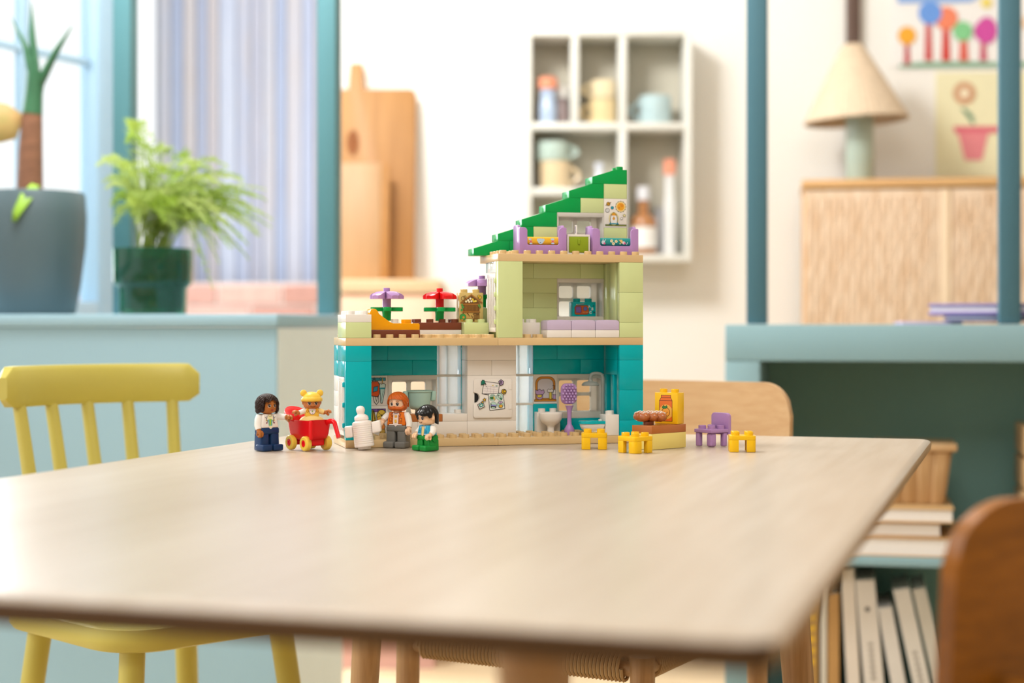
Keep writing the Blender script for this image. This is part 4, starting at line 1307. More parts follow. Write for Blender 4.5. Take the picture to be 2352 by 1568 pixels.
side_window(22, 0.61, 4, *zc(F1, 0, 5), LGRN, ((1.0, 2.55), (3.3, 4.0)), ((0.62, 0.99), (2.56, 3.29)))
# --- roof storey
F2 = 240.0
def slope(k):
    x0, z0 = 11 + 2 * k, F2 + C * k
    w = 3 * S
    pts = [(0.1, 0.05), (w - 0.1, 0.05), (w - 0.1, C - 0.05), (2 * S + 0.2, C - 0.05), (0.1, 9.0)]
    mb = MB().prism(pts, 0.1, 2 * S - 0.1, 'y', 0.35)
    if k == 5:
        mb.stud(2.5 * S, 0.5 * S, C - 0.06).stud(2.5 * S, 1.5 * S, C - 0.06)
    o = mb.build('roof_brick', DGRN, house)
    o.location = (x0 * S / 1000, 4 * S / 1000, z0 / 1000)
for k in range(6):
    slope(k)
brick(14, 16, 4, 6, *zc(F2, 0, 1), DGRN)
brick(16, 18, 4, 6, *zc(F2, 0, 1), LGRN)
brick(16, 18, 4, 6, *zc(F2, 1, 2), LGRN)
brick(20, 22, 4, 6, *zc(F2, 3, 4), LGRN)
brick(22, 24, 4, 6, *zc(F2, 0, 1), LGRN)
brick(22, 24, 4, 6, *zc(F2, 1, 2), LGRN)
brick(22, 24, 4, 6, *zc(F2, 4, 5), LGRN)
house_window(18, 22, *zc(F2, 0, 3))
b, p = sticker_brick(22, 24, 4, 6, *zc(F2, 2, 4))
b['label'] = 'white printed brick with a sun, planets and a rocket'
p.rect(2, 2.4, 31, 4.4, '7E8A3A').line([(2, 2.4), (31, 2.4), (31, 4.4), (2, 4.4)], 0.4, '3A3A2A', True)
p.poly([(23.2 + (7.8 if i % 2 == 0 else 7.0) * math.cos(R(15 * i)), 28 + (7.8 if i % 2 == 0 else 7.0) * math.sin(R(15 * i))) for i in range(24)], '5A5A4A').circ(23.2, 28, 6.9, 'F2D896').circ(23.2, 28, 5.2, 'EFA92A').circ(24.8, 29.4, 2.2, 'E2902A').circ(21, 26.6, 1.4, 'E2902A').circ(22.4, 31, 0.9, 'E2902A')
p.ocirc(6, 31.4, 2.4, 'D29B2E', 0.5).line([(2.6, 29.4), (9.6, 33.6)], 0.8, '8A6A1E').ocirc(11.4, 26.4, 1.9, '2C9DB4', 0.4, '1A5A66').ocirc(4.6, 23, 2.7, 'DCDCDC', 0.5, '5A5A5A').circ(4, 23.6, 0.7, 'A8A8A8')
p.ring(13.4, 12, 6.3, 0.9, 'F0DE8A', ry=8.2)
p.opoly([(9, 5.2), (18, 5.2), (18.4, 12), (17, 17), (13.5, 20.4), (10, 17), (8.6, 12)], 'F0ECE8', 0.6, '4A4A44')
p.poly([(10.2, 16.2), (16.9, 16.2), (15.6, 18.6), (13.5, 20), (11.4, 18.6)], 'E9A42A').opoly([(13.5, 15), (15.2, 12), (13.5, 10), (11.8, 12)], 'EFA92A', 0.3, 'C07A1A')
p.opoly([(7, 4.6), (9.6, 4.6), (9.2, 8)], '2C9DB4', 0.4, '1A5A66').opoly([(17.6, 4.6), (20.2, 4.6), (18, 8)], '2C9DB4', 0.4, '1A5A66').rect(10, 4.6, 17, 6.2, '2C9DB4')
p.opoly(star(28, 16.4, 2.2), 'F4E9A8', 0.4, '6A6A4A').ocirc(24.2, 12.4, 1.5, 'F0ECE8', 0.4, '5A5A5A')
p.build(b)

# ------------------------------------------------------------------ loose pieces standing in the house
def item(name, label, cat, x, y, z, rot=0.0, group=None):
    return thing(name, label, cat, H(x, y, z), HA + R(rot), group)
def slab(o, x0, x1, y0, y1, z0, z1, m, name, studs=(), r=0.45):
    mb = MB().box(x0 * S, x1 * S, y0 * S, y1 * S, z0, z1 - 0.02, r)
    for a, b_ in studs:
        mb.stud(a * S, b_ * S, z1 - 0.05)
    return mb.build(name, m, o)

# slide
o = item('toy_slide', 'flame yellow toy slide on a brown plate on the terrace', 'slide', 2, 1, F1 + 0.1)
slab(o, 0.01, 3.99, 0.01, 1.99, 0.1, 9.6, BRN, 'plate', cells(0, 4, 0, 0))
pts = [(0.9, 9.7), (63.4, 9.7), (63.6, 16.4), (62.4, 18), (30.5, 18.0), (26, 19.6), (12.2, 29.6), (11.0, 32.4), (9.0, 35.0), (5.6, 36.2), (2.4, 35.0), (0.9, 31.6), (0.7, 28.6), (0.9, 28.4)]
mb = MB().prism(pts, 0.3, 2 * S - 0.3, 'y', 0.6)
mb.stud(3.0 * S, 0.6 * S, 17.9, 6.4, 5.0)
mb.build('chute', YOR, o)

# flowers
def flower(label, x, y, z, m, rot=0, petals=5, tilt=0.0):
    o = item('toy_flower', label, 'flower', x, y, z + 0.1, rot, 'toy flowers on the terrace')
    MB().lathe([(5.6, 0.1), (5.6, 9), (6.0, 11), (6.0, 16.9), (0, 16.9)], 18).build('stem', DGRN, o)
    lv = MB()
    for i in range(4):
        a = R(45 + 90 * i)
        d = Vector((math.cos(a), math.sin(a), 0))
        s_ = Vector((-d.y, d.x, 0))
        pl_ = [(d * t_ + s_ * w_) for t_, w_ in ((4, -3.4), (13, -5.6), (18, -5.0), (20.6, -2), (20.6, 2), (18, 5.0), (13, 5.6), (4, 3.4))]
        lv.prism([(v.x, v.y) for v in pl_], 12.0, 17.4, 'z', 0.6)
    lv.build('leaves', DGRN, o)
    MB().lathe([(5.9, 16.3), (5.9, 17.3), (5.6, 18), (5.6, 28.5), (0, 28.5)], 18).build('collar', m, o)
    for i in range(petals):
        a = 2 * math.pi * (i + 0.5) / petals
        rows = []
        for t_ in (0.0, 0.2, 0.45, 0.7, 0.88, 1.0):
            rr = 4.5 + 17.0 * t_
            wd = (4.0, 5.6, 7.6, 8.2, 7.2, 4.6)[(0.0, 0.2, 0.45, 0.7, 0.88, 1.0).index(t_)]
            top = 38.0 - 5.5 * t_ ** 2.6
            row = []
            for k in range(-4, 5):
                u = k / 4
                row.append((rr * math.cos(a) - wd * u * math.sin(a), rr * math.sin(a) + wd * u * math.cos(a), top - 1.0 * u * u))
            for k in range(4, -5, -1):
                u = k / 4
                row.append((rr * math.cos(a) - wd * u * math.sin(a), rr * math.sin(a) + wd * u * math.cos(a), min(top - 3.6, 28.0)))
            rows.append(row)
        pm = MB().grid(rows, True)
        pm.add(rows[-1], [tuple(range(len(rows[-1])))])
        pm.add(rows[0], [tuple(reversed(range(len(rows[0]))))])
        pm.build('petal', m, o)
    MB().lathe([(6.2, 28.3), (6.2, 37), (4.2, 37.4), (4.2, 41.6), (3.8, 42), (0, 42)], 18).build('knob', m, o)
    return o
flower('purple toy flower growing behind the yellow slide', 4.02, 4.62, F1 + C + 2.0, PUR, 38)
flower('red toy flower with green leaves on the brown planter', 8.35, 4.7, 155.6, RED, 40)
flower('pale purple toy flower standing higher, half hidden behind the insect hotel', 12.05, 5.5, F1 + 2 * C, PUR, 10)

# planter bed
o = item('toy_planter', 'brown studded plate on a white plate carrying the red toy flower', 'planter', 6, 4, F1 + 0.1)
slab(o, 0.01, 3.99, 0.01, 1.99, 0.1, 9.6, WHT, 'plate')
slab(o, 0.01, 3.99, 0.01, 1.99, 9.65, 19.2, BRN, 'soil_plate', [(0.5, 0.5), (1.5, 0.5), (2.5, 0.5), (3.5, 0.5), (0.5, 1.5), (3.5, 1.5)])

# insect hotel brick
o = item('insect_hotel', 'tan printed brick showing a wooden insect hotel on the terrace', 'toy brick', 9.8, 4.02, F1 + C + 0.1)
slab(o, 0.01, 1.99, 0.0, 0.98, 0.1, 2 * C, plastic('dark_tan', 'D3B872'), 'brick', [(0.5, 0.5), (1.5, 0.5)])
p = Print((0, 0, 0), (1, 0, 0), (0, 0, 1), (0, -1, 0))
D = '5A3512'
p.poly([(5, 4), (27, 4), (27, 25), (5, 25)], '8A5C26').rect(6, 5, 26, 12.6, 'CFA85C')
for i in range(9):
    p.circ(8 + (i * 5.3) % 17, 6.2 + (i * 2.3) % 5.4, 0.75, D)
p.rect(19, 5, 26, 12, '6E4A1E')
for i in range(10):
    p.circ(19.8 + (i % 4) * 1.8, 6 + (i // 4) * 2.2, 0.7, 'B58A44')
p.rect(4.4, 12.6, 27.4, 14.4, 'A8702E').line([(4.4, 12.6), (27.4, 12.6)], 0.4, D).rect(6, 14.6, 26, 22.6, '9A6A2C')
for i in range(12):
    p.line([(7 + i * 1.65, 15), (7 + i * 1.65, 22.4)], 0.7, D)
p.rect(4.4, 22.6, 27.4, 24.6, 'A8702E').line([(4.4, 24.6), (27.4, 24.6)], 0.4, D)
p.poly([(5, 25), (27, 25), (16, 34)], '6A4418')
for x, z, c_ in ((9, 27, 'EFE3B8'), (11.6, 28.6, 'F2EBD2'), (13, 26.6, 'EFE3B8'), (14.6, 30.6, 'F2EBD2'), (17.6, 29.6, 'E8C93A'), (19.2, 27.2, 'E8C93A'), (21.6, 27.6, 'EFD75A'), (16, 27.4, 'F2EBD2')):
    p.circ(x, z, 1.35, c_)
p.line([(2.2, 25.4), (16, 35.4), (30, 25.4)], 1.9, 'A8702E').line([(2, 24.6), (16, 34.4), (30.2, 24.6)], 0.4, D)
p.ring(5, 31, 2.6, 0.5, D).ring(7.4, 32.6, 1.6, 0.5, D).ocirc(27, 32.4, 2.2, 'DDB52E', 0.5, D).ocirc(25.6, 34, 1.4, 'DDB52E', 0.4, D)
p.ocirc(4.6, 7, 4.2, '3E9A4A', 0.4, '1E5A26').circ(5.4, 6.6, 1.4, 'E58A2A').circ(3, 16, 1.5, '3E9A4A').circ(4.6, 19.6, 1.6, '3E9A4A').circ(3.6, 22.4, 1.3, '3E9A4A').circ(3.6, 3.4, 1.3, 'C58A2A')
p.circ(26, 22, 1.8, '5A8A3A').circ(27.2, 20, 1.4, '5A8A3A').rect(13, 1.4, 20, 4, '7A4E1E').line([(13.4, 2.8), (19.6, 2.8)], 0.4, D)
p.build(o)

# white box, sofa, radio
o = item('toy_side_table', 'white studded brick used as side table left of the sofa', 'toy brick', 14, 2, F1 + 0.1)
slab(o, 0.01, 1.98, 0.01, 1.99, 0.1, C, WHT, 'brick', cells(0, 2, 0, 2))
for i in range(3):
    o = item('toy_sofa_seat', ('lilac sofa seat on a white plate next to the white side table', 'lilac sofa seat in the middle of the row of three', 'lilac sofa seat at the pillar end of the row')[i], 'toy sofa', 16 + 2 * i, 0, F1 + 0.1, 0, 'sofa seats on the first floor')
    slab(o, 0.01, 1.98, 0.01, 1.99, 0.1, 9.5, WHT, 'plate')
    def rnd_top(x, y, z):
        return (x, y, z)
    pts = [(0.2, 9.6), (31.7, 9.6), (31.7, 19.6)] + [(31.7 - 3.6 + 3.6 * math.cos(R(a)), 19.4 + 2.8 * math.sin(R(a))) for a in (30, 60, 90)] + [(16, 22.6)] + [(3.8 + 3.6 * math.cos(R(a)), 19.4 + 2.8 * math.sin(R(a))) for a in (90, 120, 150)] + [(0.2, 19.6)]
    MB().prism(pts, 0.3, 31.6, 'y', 0.7).build('cushion', LILAC, o)
o = item('toy_radio', 'teal printed brick with an orange radio on the window ledge', 'toy brick', 19.35, 4.15, F1 + C + 8.1)
slab(o, 0.0, 2.0, 0.0, 0.98, 0.05, C, TEALB, 'brick', [(0.5, 0.5), (1.5, 0.5)])
p = Print((0, 0, 0), (1, 0, 0), (0, 0, 1), (0, -1, 0))
p.opoly([(3, 3.6), (5, 2.4), (20, 2.6), (22.4, 4.6), (22, 12.6), (20, 14.6), (5, 14.4), (3, 12.4)], 'C95A1E', 0.6, '3A1A1A').opoly([(4.6, 5), (10.8, 4.6), (12, 6), (12, 12), (10.6, 13.2), (5.4, 13), (4.4, 11.8)], '7A5AA8', 0.5, '3A1A3A')
for z in (6, 7.6, 9.2, 10.8):
    p.line([(5.2, z), (11.2, z)], 0.25, '9A7AC4')
p.ocirc(17.4, 10.2, 2.6, '4A7AC4', 0.4, '1A2A4A').circ(17.4, 10.2, 1.2, '7A5AA8')
for x in (14.6, 16.8, 19, 21):
    p.rect(x - 0.6, 4.8, x + 0.6, 6.2, 'C99A6A')
p.line([(5.6, 15.6), (15.4, 16.8)], 0.7, 'B0A8A0').circ(5.6, 15.6, 0.7, 'E8E0D8')
p.text('A', 22.8, 13.0, 4.6, 'E4EFEF', 8).text('B', 27, 9.8, 4.8, 'E4EFEF', -6).text('C', 24.4, 5.2, 4.6, 'F6FAFA', 6)
p.circ(28.6, 14, 0.9, '0E6A7A').circ(29.4, 5.4, 1.2, '1A4A5A').circ(24.4, 9, 0.8, '2C7AC4')
p.build(o)

# beds and bedside cabinet
def bed(label, x, m_m, motif):
    o = item('toy_bed', label, 'toy bed', x, 1.0, F2 + 0.1, 0, 'toy beds on the top floor')
    L, Wd = 62.6, 31.6
    for side in (0, 1):
        x0 = 0.2 if side == 0 else L - 3.8
        tall = MB()
        prof = [(0.3, 0.1), (Wd - 0.3, 0.1), (Wd - 0.3, 36), (Wd - 2.5, 38), (13, 38), (10.5, 36.6), (9, 34.4), (1.6, 34.4), (0.3, 33)]
        tall.prism(prof, x0, x0 + 3.5, 'x', 0.7)
        tall.build('headboard' if side == 0 else 'footboard', PUR, o)
    fr = MB()
    U = [(0.2, 0.1), (L - 0.2, 0.1), (L - 0.2, 33.6), (L - 1, 34.4), (L - 6, 34.4)] + [(L - 6 + 4.6 * math.cos(R(a)), 29.8 + 4.6 * math.sin(R(a))) for a in (110, 140, 170)] + [(L - 10.6, 13.4), (L - 12, 12), (12, 12), (10.6, 13.4)] + [(6 + 4.6 * math.cos(R(a)), 29.8 + 4.6 * math.sin(R(a))) for a in (10, 40, 70)] + [(1, 34.4), (0.2, 33.6)]
    fr.prism(U, -0.2, 3.2, 'y', 0.8)
    fr.build('side_frame', PUR, o)
    MB().prism([(0.2, 0.1), (L - 0.2, 0.1), (L - 0.2, 20), (0.2, 20)], Wd - 3, Wd, 'y', 0.8).build('side_frame', PUR, o)
    ri = MB()
    ri.prism([(U_[0], U_[1]) for U_ in [(4, 3), (L - 4, 3), (L - 4, 8.6), (4, 8.6)]], -0.55, -0.2, 'y')
    MB().box(3.6, L - 7.5, 3.3, Wd - 3.1, 0.2, 12, 0.5).build('bed_base', PUR, o)
    q = MB().box(7.5, L - 5.2, 3.6, Wd - 3.4, 12.1, 22.5, 4.2, 4).build('mattress', m_m, o)
    p = Print((0, 3.6, 0), (1, 0, 0), (0, 0, 1), (0, -1, 0))
    motif(p)
    p.build(q)
    return o
def motif_a(p):
    p.circ(29, 17, 3.9, 'BFD9EA', ry=3.6).circ(25.8, 18.4, 1.9, 'BFD9EA').circ(32.2, 18.4, 1.9, 'BFD9EA').circ(28.6, 15.2, 0.6, '4A5A6A').circ(16, 16.2, 1.9, 'EE9A86').circ(16, 16.2, 0.8, 'C4506A').circ(14.9, 19.3, 2.0, 'BFD9EA', ry=1.2).circ(45, 16.8, 2.0, 'EE9A86').circ(45, 16.8, 0.8, 'D23A6A').circ(44.6, 19.6, 2.6, 'BFD9EA', ry=1.3).circ(45, 14.2, 2.2, 'BFD9EA', ry=0.9).circ(16, 13.8, 2.0, 'BFD9EA', ry=0.9)
def motif_b(p):
    for x, z in ((27, 18.6), (29.4, 15), (33, 18)):
        for a in range(5):
            p.circ(x + 1.2 * math.cos(R(72 * a)), z + 1.2 * math.sin(R(72 * a)), 0.9, 'EDE6C8')
        p.circ(x, z, 0.7, 'D8B83A')
    p.circ(15.6, 16.6, 2.4, 'CFE0EC').circ(17.2, 15.2, 1.3, 'E26A9A').line([(14.6, 17), (15.4, 20.4)], 0.9, 'CFE0EC').line([(16.6, 17), (18.6, 20)], 0.9, 'CFE0EC')
    p.poly([(36.5, 20), (41, 20.4), (42.6, 15.8), (40.4, 15.4)], 'EBC27A').circ(43.4, 16.2, 2.0, 'E6DCEA').circ(44.6, 15.6, 1.3, 'E26A9A').circ(38.4, 15, 0.9, 'D8E6A8').line([(47, 14), (48.6, 17)], 0.7, 'CFE0EC')
bed('lavender toy bed with a yellow patterned mattress', 14, mat('mattress_yellow', 'F0B828', 0.6, noise=0.04), motif_a)
bed('lavender toy bed with a teal patterned mattress', 20.05, mat('mattress_teal', '1C9490', 0.6, noise=0.04), motif_b)
o = item('toy_cabinet', 'white toy bedside cabinet with an olive door between the beds', 'toy cabinet', 18.02, 1.3, F2 + 0.1)
MB().box(0.4, 31, 0.3, 28, 0.1, 3, 0.4).box(0.4, 31, 0.3, 28, 23.5, 26.4, 0.4).box(0.4, 2.6, 0.3, 28, 2.8, 23.8, 0.3).box(28.8, 31, 0.3, 28, 2.8, 23.8, 0.3).box(2.6, 28.8, 24, 28, 2.8, 23.8).build('body', WHT, o)
d = MB().box(2.8, 28.6, -0.6, 1.8, 3.2, 23.4, 0.5).build('door', OLV, o)
MB().box(14, 17.2, -2.6, -0.5, 13.4, 20.4, 1.3, 3).build('handle', OLV, d)
o = item('toy_book', 'small white toy book standing open on the bedside cabinet', 'toy book', 20.1, 3.3, F2 + 26.6, -20)
o.location = H(19.0, 2.4, F2 + 26.7)
MB().box(0, 1.4, 0, 9, 0.05, 13, 0.3).build('cover', WHT, o)
b_ = MB().box(1.5, 2.9, 0, 9, 0.05, 13, 0.3, 2).build('cover', WHT, o)
p = Print((0, -0.05, 0), (1, 0, 0), (0, 0, 1), (0, -1, 0))
for z in (2.6, 4.4, 6.2, 8.0, 9.8):
    p.rect(0.3, z, 1.2, z + 1.1, '5A4A8A')
p.build(o)

# bathroom
o = item('toy_sink', 'white toy washbasin with studs behind it below the mirror print', 'toy sink', 16.02, 2.1, G + 0.1)
slab(o, 0.02, 1.96, 1.0, 1.85, 0.1, 28.4, WHT, 'block', [(0.52, 1.42), (1.48, 1.42)])
mb = MB().lathe([(5.2, 0), (4.6, 2), (4.0, 8), (5.2, 11.5), (11, 15.5), (13.6, 20), (14.6, 25.6), (14.8, 27.6), (14.2, 28.4), (12.8, 28.2), (11, 23), (0, 20)], 28, (16, 6.5, 0), 1.08, 0.74)
mb.build('basin', WHT, o)
o = item('toy_toilet', 'white toy toilet with a teal seat before the side wall', 'toy toilet', 19.62, 0.02, G + 0.1)
slab(o, 1.24, 2.36, 0.05, 1.6, 0.1, 26.5, WHT, 'cistern', [(1.66, 0.5), (1.98, 1.15)])
MB().box(-4.0, 20, 5.5, 18.5, 0.1, 9, 2.2, 3, lambda x, y, z: (x + (9 - z) * 0.4 if x < 8 else x, y, z)).build('foot', WHT, o)
bo = [(-16 * 0.0 + 8.5 + 9.5 * math.cos(R(a)), 11 + 8.2 * math.sin(R(a))) for a in range(60, 301, 12)] + [(19.5, 3.4), (19.5, 18.6)]
bo = [(20 - (20 - x) * 1.5, 12 + (y - 11) * 1.3) for x, y in bo]
mb = MB()
rws = []
for k, z in ((0.62, 5), (0.85, 8.2), (0.97, 12.4), (0.98, 14.6)):
    rws.append([(8 + (x - 8) * k, 12 + (y - 12) * k, z) for x, y in bo])
mb.grid(rws, True)
mb.add(rws[-1], [tuple(range(len(bo)))])
mb.add(rws[0], [tuple(reversed(range(len(bo))))])
mb.build('bowl', WHT, o)
mb = MB()
inner = [(8 + (x - 8) * 0.66, 12 + (y - 12) * 0.62) for x, y in bo]
outer = [(8 + (x - 8) * 1.06, 12 + (y - 12) * 1.05) for x, y in bo]
mb.grid([[(x, y, 14.7) for x, y in outer], [(x, y, 17.6) for x, y in outer], [(8 + (x - 8) * 1.02, 12 + (y - 12) * 1.01, 18.4) for x, y in bo], [(x, y, 18.2) for x, y in inner], [(x, y, 14.7) for x, y in inner]], True)
mb.build('seat', TEALB, o)
MB().box(13.5, 17.5, 9.5, 12.5, 17.7, 20.4, 0.8, 2).build('hinge', WHT, o)

o = item('toy_brush', 'lavender toy bath brush standing between basin and toilet', 'toy brush', 18.35, 1.75, G + 0.1)
MB().lathe([(6.4, 0.2), (6.6, 5.5), (6.4, 7.5), (3.8, 12.2), (2.9, 13.6), (2.6, 22), (3.0, 30), (4.4, 35), (5.6, 37.5)], 18).build('handle', PUR, o)
hd = MB()
ov = rrect(10.6, 13.4, 7.2, 6)
hd.prism([(x, y + 52.5) for x, y in ov], 0.6, 4.8, 'y', 1.4)
hdo = hd.build('head', PUR, o)
br = MB()
for r_ in range(7):
    n = 4 if r_ % 2 == 0 else 5
    if r_ in (0, 6):
        n = 3
    for c_ in range(n):
        x, z = (c_ - (n - 1) / 2) * 4.2, 52.5 + (r_ - 3) * 3.6
        br.cur = 0
        br.ell((x, -0.6, z), (1.5, 2.6, 1.5), 10, 6)
br.build('bristles', plastic('pale_lavender', 'CBA9DA'), hdo, kind='stuff')
o = item('toy_shower', 'grey toy shower with a curved pipe over the toilet', 'toy shower', 21.3, 2.2, G + 0.1)
sp = [(0, 0, 0.1), (0, 0, 20), (0, 0, 45), (0, 0, 72)] + [(-6 + 6 * math.cos(R(a)), 0, 72 + 6 * math.sin(R(a))) for a in (22, 45, 67, 90)] + [(-11.5, 0, 78)] + [(-11.5 - 5 * math.sin(R(a)), 0, 73 + 5 * math.cos(R(a))) for a in (25, 50, 75, 90)] + [(-16.5, 0, 68)]
MB().tube(sp, [2.5] * 4 + [2.4] * 9 + [2.4], 14).build('pipe', GREY, o)
MB().lathe([(2.6, 70.5), (3.4, 68.2), (7.5, 67.4), (10.4, 65.6), (11.6, 63.4), (11.2, 62.4), (0, 62.2)], 28, (-16.5, 0, 0)).build('shower_head', GREY, o)
# pot on the stove
o = item('toy_pot', 'pale mint toy pot with two handles on the brown stove top', 'toy pot', 6.35, 3.0, 38.5)
MB().lathe([(5.0, 0.1), (5.4, 0.5), (5.4, 5.0), (10, 5.4), (12.6, 7.4), (13.6, 11), (15.0, 26.5), (16.0, 27.4), (16.2, 29.2), (15.4, 29.4), (14.2, 27.4), (12.4, 12), (0, 10)], 32).build('body', MINT, o)
for s_ in (-1, 1):
    MB().box(s_ * 15.2, s_ * 21.4, -4.2, 4.2, 15.5, 28.6, 2.2, 3, lambda x, y, z: (x - math.copysign((28.6 - z) * 0.08, x), y, z)).build('handle', MINT, o)

# ------------------------------------------------------------------ toys standing on the table before the house
def front(name, label, cat, px, py, rz, group=None):
    v = T(px, py)
    return thing(name, label, cat, (v.x, v.y, TABLE_Z + 0.0003), R(rz), group)
def stool(label, px, py, rz, hgt=19.4):
    o = front('toy_stool', label, 'toy stool', px, py, rz, 'yellow toy stools on the table')
    w = 15.6
    top = MB().prism(rrect(w, w, 4.2, 4), hgt - 5.2, hgt, 'z', 0.5)
    for x in (-8, 8):
        for y in (-8, 8):
            top.stud(x, y, hgt - 0.05, 4.8)
    top.build('seat', YEL, o)
    for sx in (-1, 1):
        for sy in (-1, 1):
            lg = [(4.6, 4.6 + 5), (4.6, w - 0.1), (w - 4.3, w - 0.1)] + [(w - 4.3 + 4.2 * math.cos(R(a)), w - 4.3 + 4.2 * math.sin(R(a))) for a in (70, 45, 20)] + [(w - 0.1, w - 4.3), (w - 0.1, 4.6), (4.6 + 5, 4.6), (4.6 + 5, 4.6 + 5)]
            MB().prism([(sx * x, sy * y) for x, y in lg], 0.1, hgt - 5.2, 'z', 0.3).build('leg', YEL, o)
    return o
stool('yellow toy stool straight before the toilet of the house', 1365, 1030.5, -3)
stool('yellow toy stool with its corner forward before the toy counter', 1459, 1039.5, 41)
stool('yellow toy stool to the side of the lavender chair', 1704, 1036.5, -4)

o = front('toy_chair', 'lavender toy chair with a high back beside a yellow stool', 'toy chair', 1634, 1024.5, 38)
w = 15.2
top = MB().box(-w, w, -w, w, 17.0, 21.6, 1.0, 3)
for x in (-8, 8):
    for y in (-8, 8):
        top.stud(x, y, 21.5, 4.8)
top.build('seat', PUR, o)
for sx in (-1, 1):
    for sy in (-1, 1):
        if (sx, sy) == (-1, -1):
            MB().box(-13.6, -4, -13.6, -4, 0.1, 17.1, 2.8, 3).build('leg', PUR, o)
        else:
            MB().box(sx * 7.5, sx * 14, sy * 7.5, sy * 14, 0.1, 17.1, 1.4, 3).build('leg', PUR, o)
bp_ = [(-w, 14), (w, 14), (w, 34)] + [(w - 5 + 5 * math.cos(R(a)), 36 + 5 * math.sin(R(a))) for a in (15, 35, 60, 90)] + [(-w + 5 + 5 * math.cos(R(a)), 36 + 5 * math.sin(R(a))) for a in (90, 120, 145, 165)] + [(-w, 34)]
bb = MB().prism([(y, z) for y, z in bp_], w - 0.6, w + 4.6, 'x', 1.0).build('backrest', PUR, o)

ctr = T(1497, 1034)
o = thing('toy_counter', 'two layer toy counter, brown plate on a pale yellow brick', 'toy counter', (ctr.x, ctr.y, TABLE_Z + 0.0003), R(-46))
slab(o, -1.99, -0.01, 0.01, 3.99, 0.1, C, PYEL, 'brick')
slab(o, -1.99, -0.01, 0.01, 3.99, C + 0.05, C + 9.6, ORB, 'plate')
def onctr(x, y, z):
    v = o_ctr @ Vector((x * S / 1000, y * S / 1000, z / 1000))
    return (v.x, v.y, v.z)
o_ctr = Matrix.Translation(o.location) @ Matrix.Rotation(R(-46), 4, 'Z')
j = thing('juice_brick', 'yellow printed brick with an orange juice carton on the toy counter', 'toy brick', onctr(-1.95, 2.6, C + 9.8), R(-35))
slab(j, 0, 2, 0, 1, 0.1, 38.4, YEL, 'brick', [(0.5, 0.5), (1.5, 0.5)])
p = Print((0, 0, 0), (1, 0, 0), (0, 0, 1), (0, -1, 0))
p.opoly([(6.5, 3.4), (24.4, 3.4), (24.4, 28.6), (22.4, 32.2), (22.4, 35.2), (9, 35.2), (9, 32.2), (6.5, 28.6)], 'E8701E', 0.6, '5A1E10')
p.poly([(7, 9), (11, 6.4), (15.6, 5.6), (20, 6.6), (24, 9.4), (24, 19), (20, 23), (15.6, 24), (10.6, 22.6), (7, 19)], 'F0B44A').line([(6.5, 28.6), (24.4, 28.6)], 0.6, '5A1E10').line([(9, 32.2), (22.4, 32.2)], 0.5, '5A1E10')
p.ocirc(15.6, 14.4, 5.5, 'F4A63A', 0.6, '5A1E10')
p.opoly([(10.4, 20.4), (12.6, 22.8), (14.4, 21), (16.6, 22.6), (18, 20.6), (15.6, 18.9), (12, 18.8)], '2E8A3A', 0.5, '1A3A1A')
p.circ(13.8, 14.2, 0.6, '5A1E10').circ(17.4, 14.2, 0.6, '5A1E10').ring(15.6, 13.6, 1.1, 0.4, '5A1E10', a0=200, a1=340, n=6)
p.build(j)
bd = thing('toy_bread', 'brown toy bread rolls with white icing on the toy counter', 'toy bread', onctr(-1.15, 0.95, C + 9.8), R(-50))
MB().lathe([(6.4, 0.1), (6.4, 4.2), (0, 4.2)], 18).build('base', plastic('dark_bread', '6E3820'), bd)
BRD = mat('bread_glaze', 'B56A34', 0.22, noise=0.0, nscale=90, col2='A0562A', coat=0.3)
ICE = plastic('icing', 'F3EAE2')
for i, (x, y, rot) in enumerate(((-6, -5.5, -8), (0.5, 2.5, -8), (7, 10, -8))):
    lf_ = MB()
    rows = []
    for a in range(13):
        t_ = a / 12
        xx = -13 + 26 * t_
        rr = 7.0 * math.sqrt(max(0.0, 1 - (abs(2 * t_ - 1)) ** 2.6)) * (1 - 0.10 * (math.cos(t_ * math.pi * 8) * 0.5 + 0.5)) + 0.05
        rows.append([(xx, rr * math.cos(R(30 * k)), 9.6 + rr * 0.9 * math.sin(R(30 * k)) + (rr * 0.12 * math.sin(R(30 * k)) if k < 6 else 0)) for k in range(12)])
    lf_.grid(rows, True)
    lo = lf_.build('roll', BRD, bd)
    lo.location = (x / 1000, y / 1000, 0)
    ic = MB()
    zz = []
    for a in range(17):
        t_ = 0.12 + 0.76 * a / 16
        xx = -13 + 26 * t_
        rr = 7.0 * math.sqrt(max(0.0, 1 - (abs(2 * t_ - 1)) ** 2.6)) * (1 - 0.10 * (math.cos(t_ * math.pi * 8) * 0.5 + 0.5)) + 0.1
        ang = 90 + 42 * math.sin(a * 1.57)
        zz.append((xx, rr * math.cos(R(ang)), 9.6 + rr * 1.02 * math.sin(R(ang))))
    ic.tube(zz, 0.75, 6)
    ic.build('icing', ICE, lo)
# ------------------------------------------------------------------ toy family, pram and bottle
HEADP = [(4.6, 0.0), (8.2, 0.8), (10.0, 3.0), (10.7, 6.0), (10.8, 10.0), (10.5, 14.0), (9.2, 17.6), (6.5, 19.8), (3.0, 20.8), (0.0, 21.0)]
def head_r(z):
    for (r0, z0), (r1, z1) in zip(HEADP, HEADP[1:]):
        if z0 <= z <= z1:
            return r0 + (r1 - r0) * (z - z0) / (z1 - z0)
    return 5.0
def skin(n, c):
    return plastic('skin_' + n, c, 0.3)

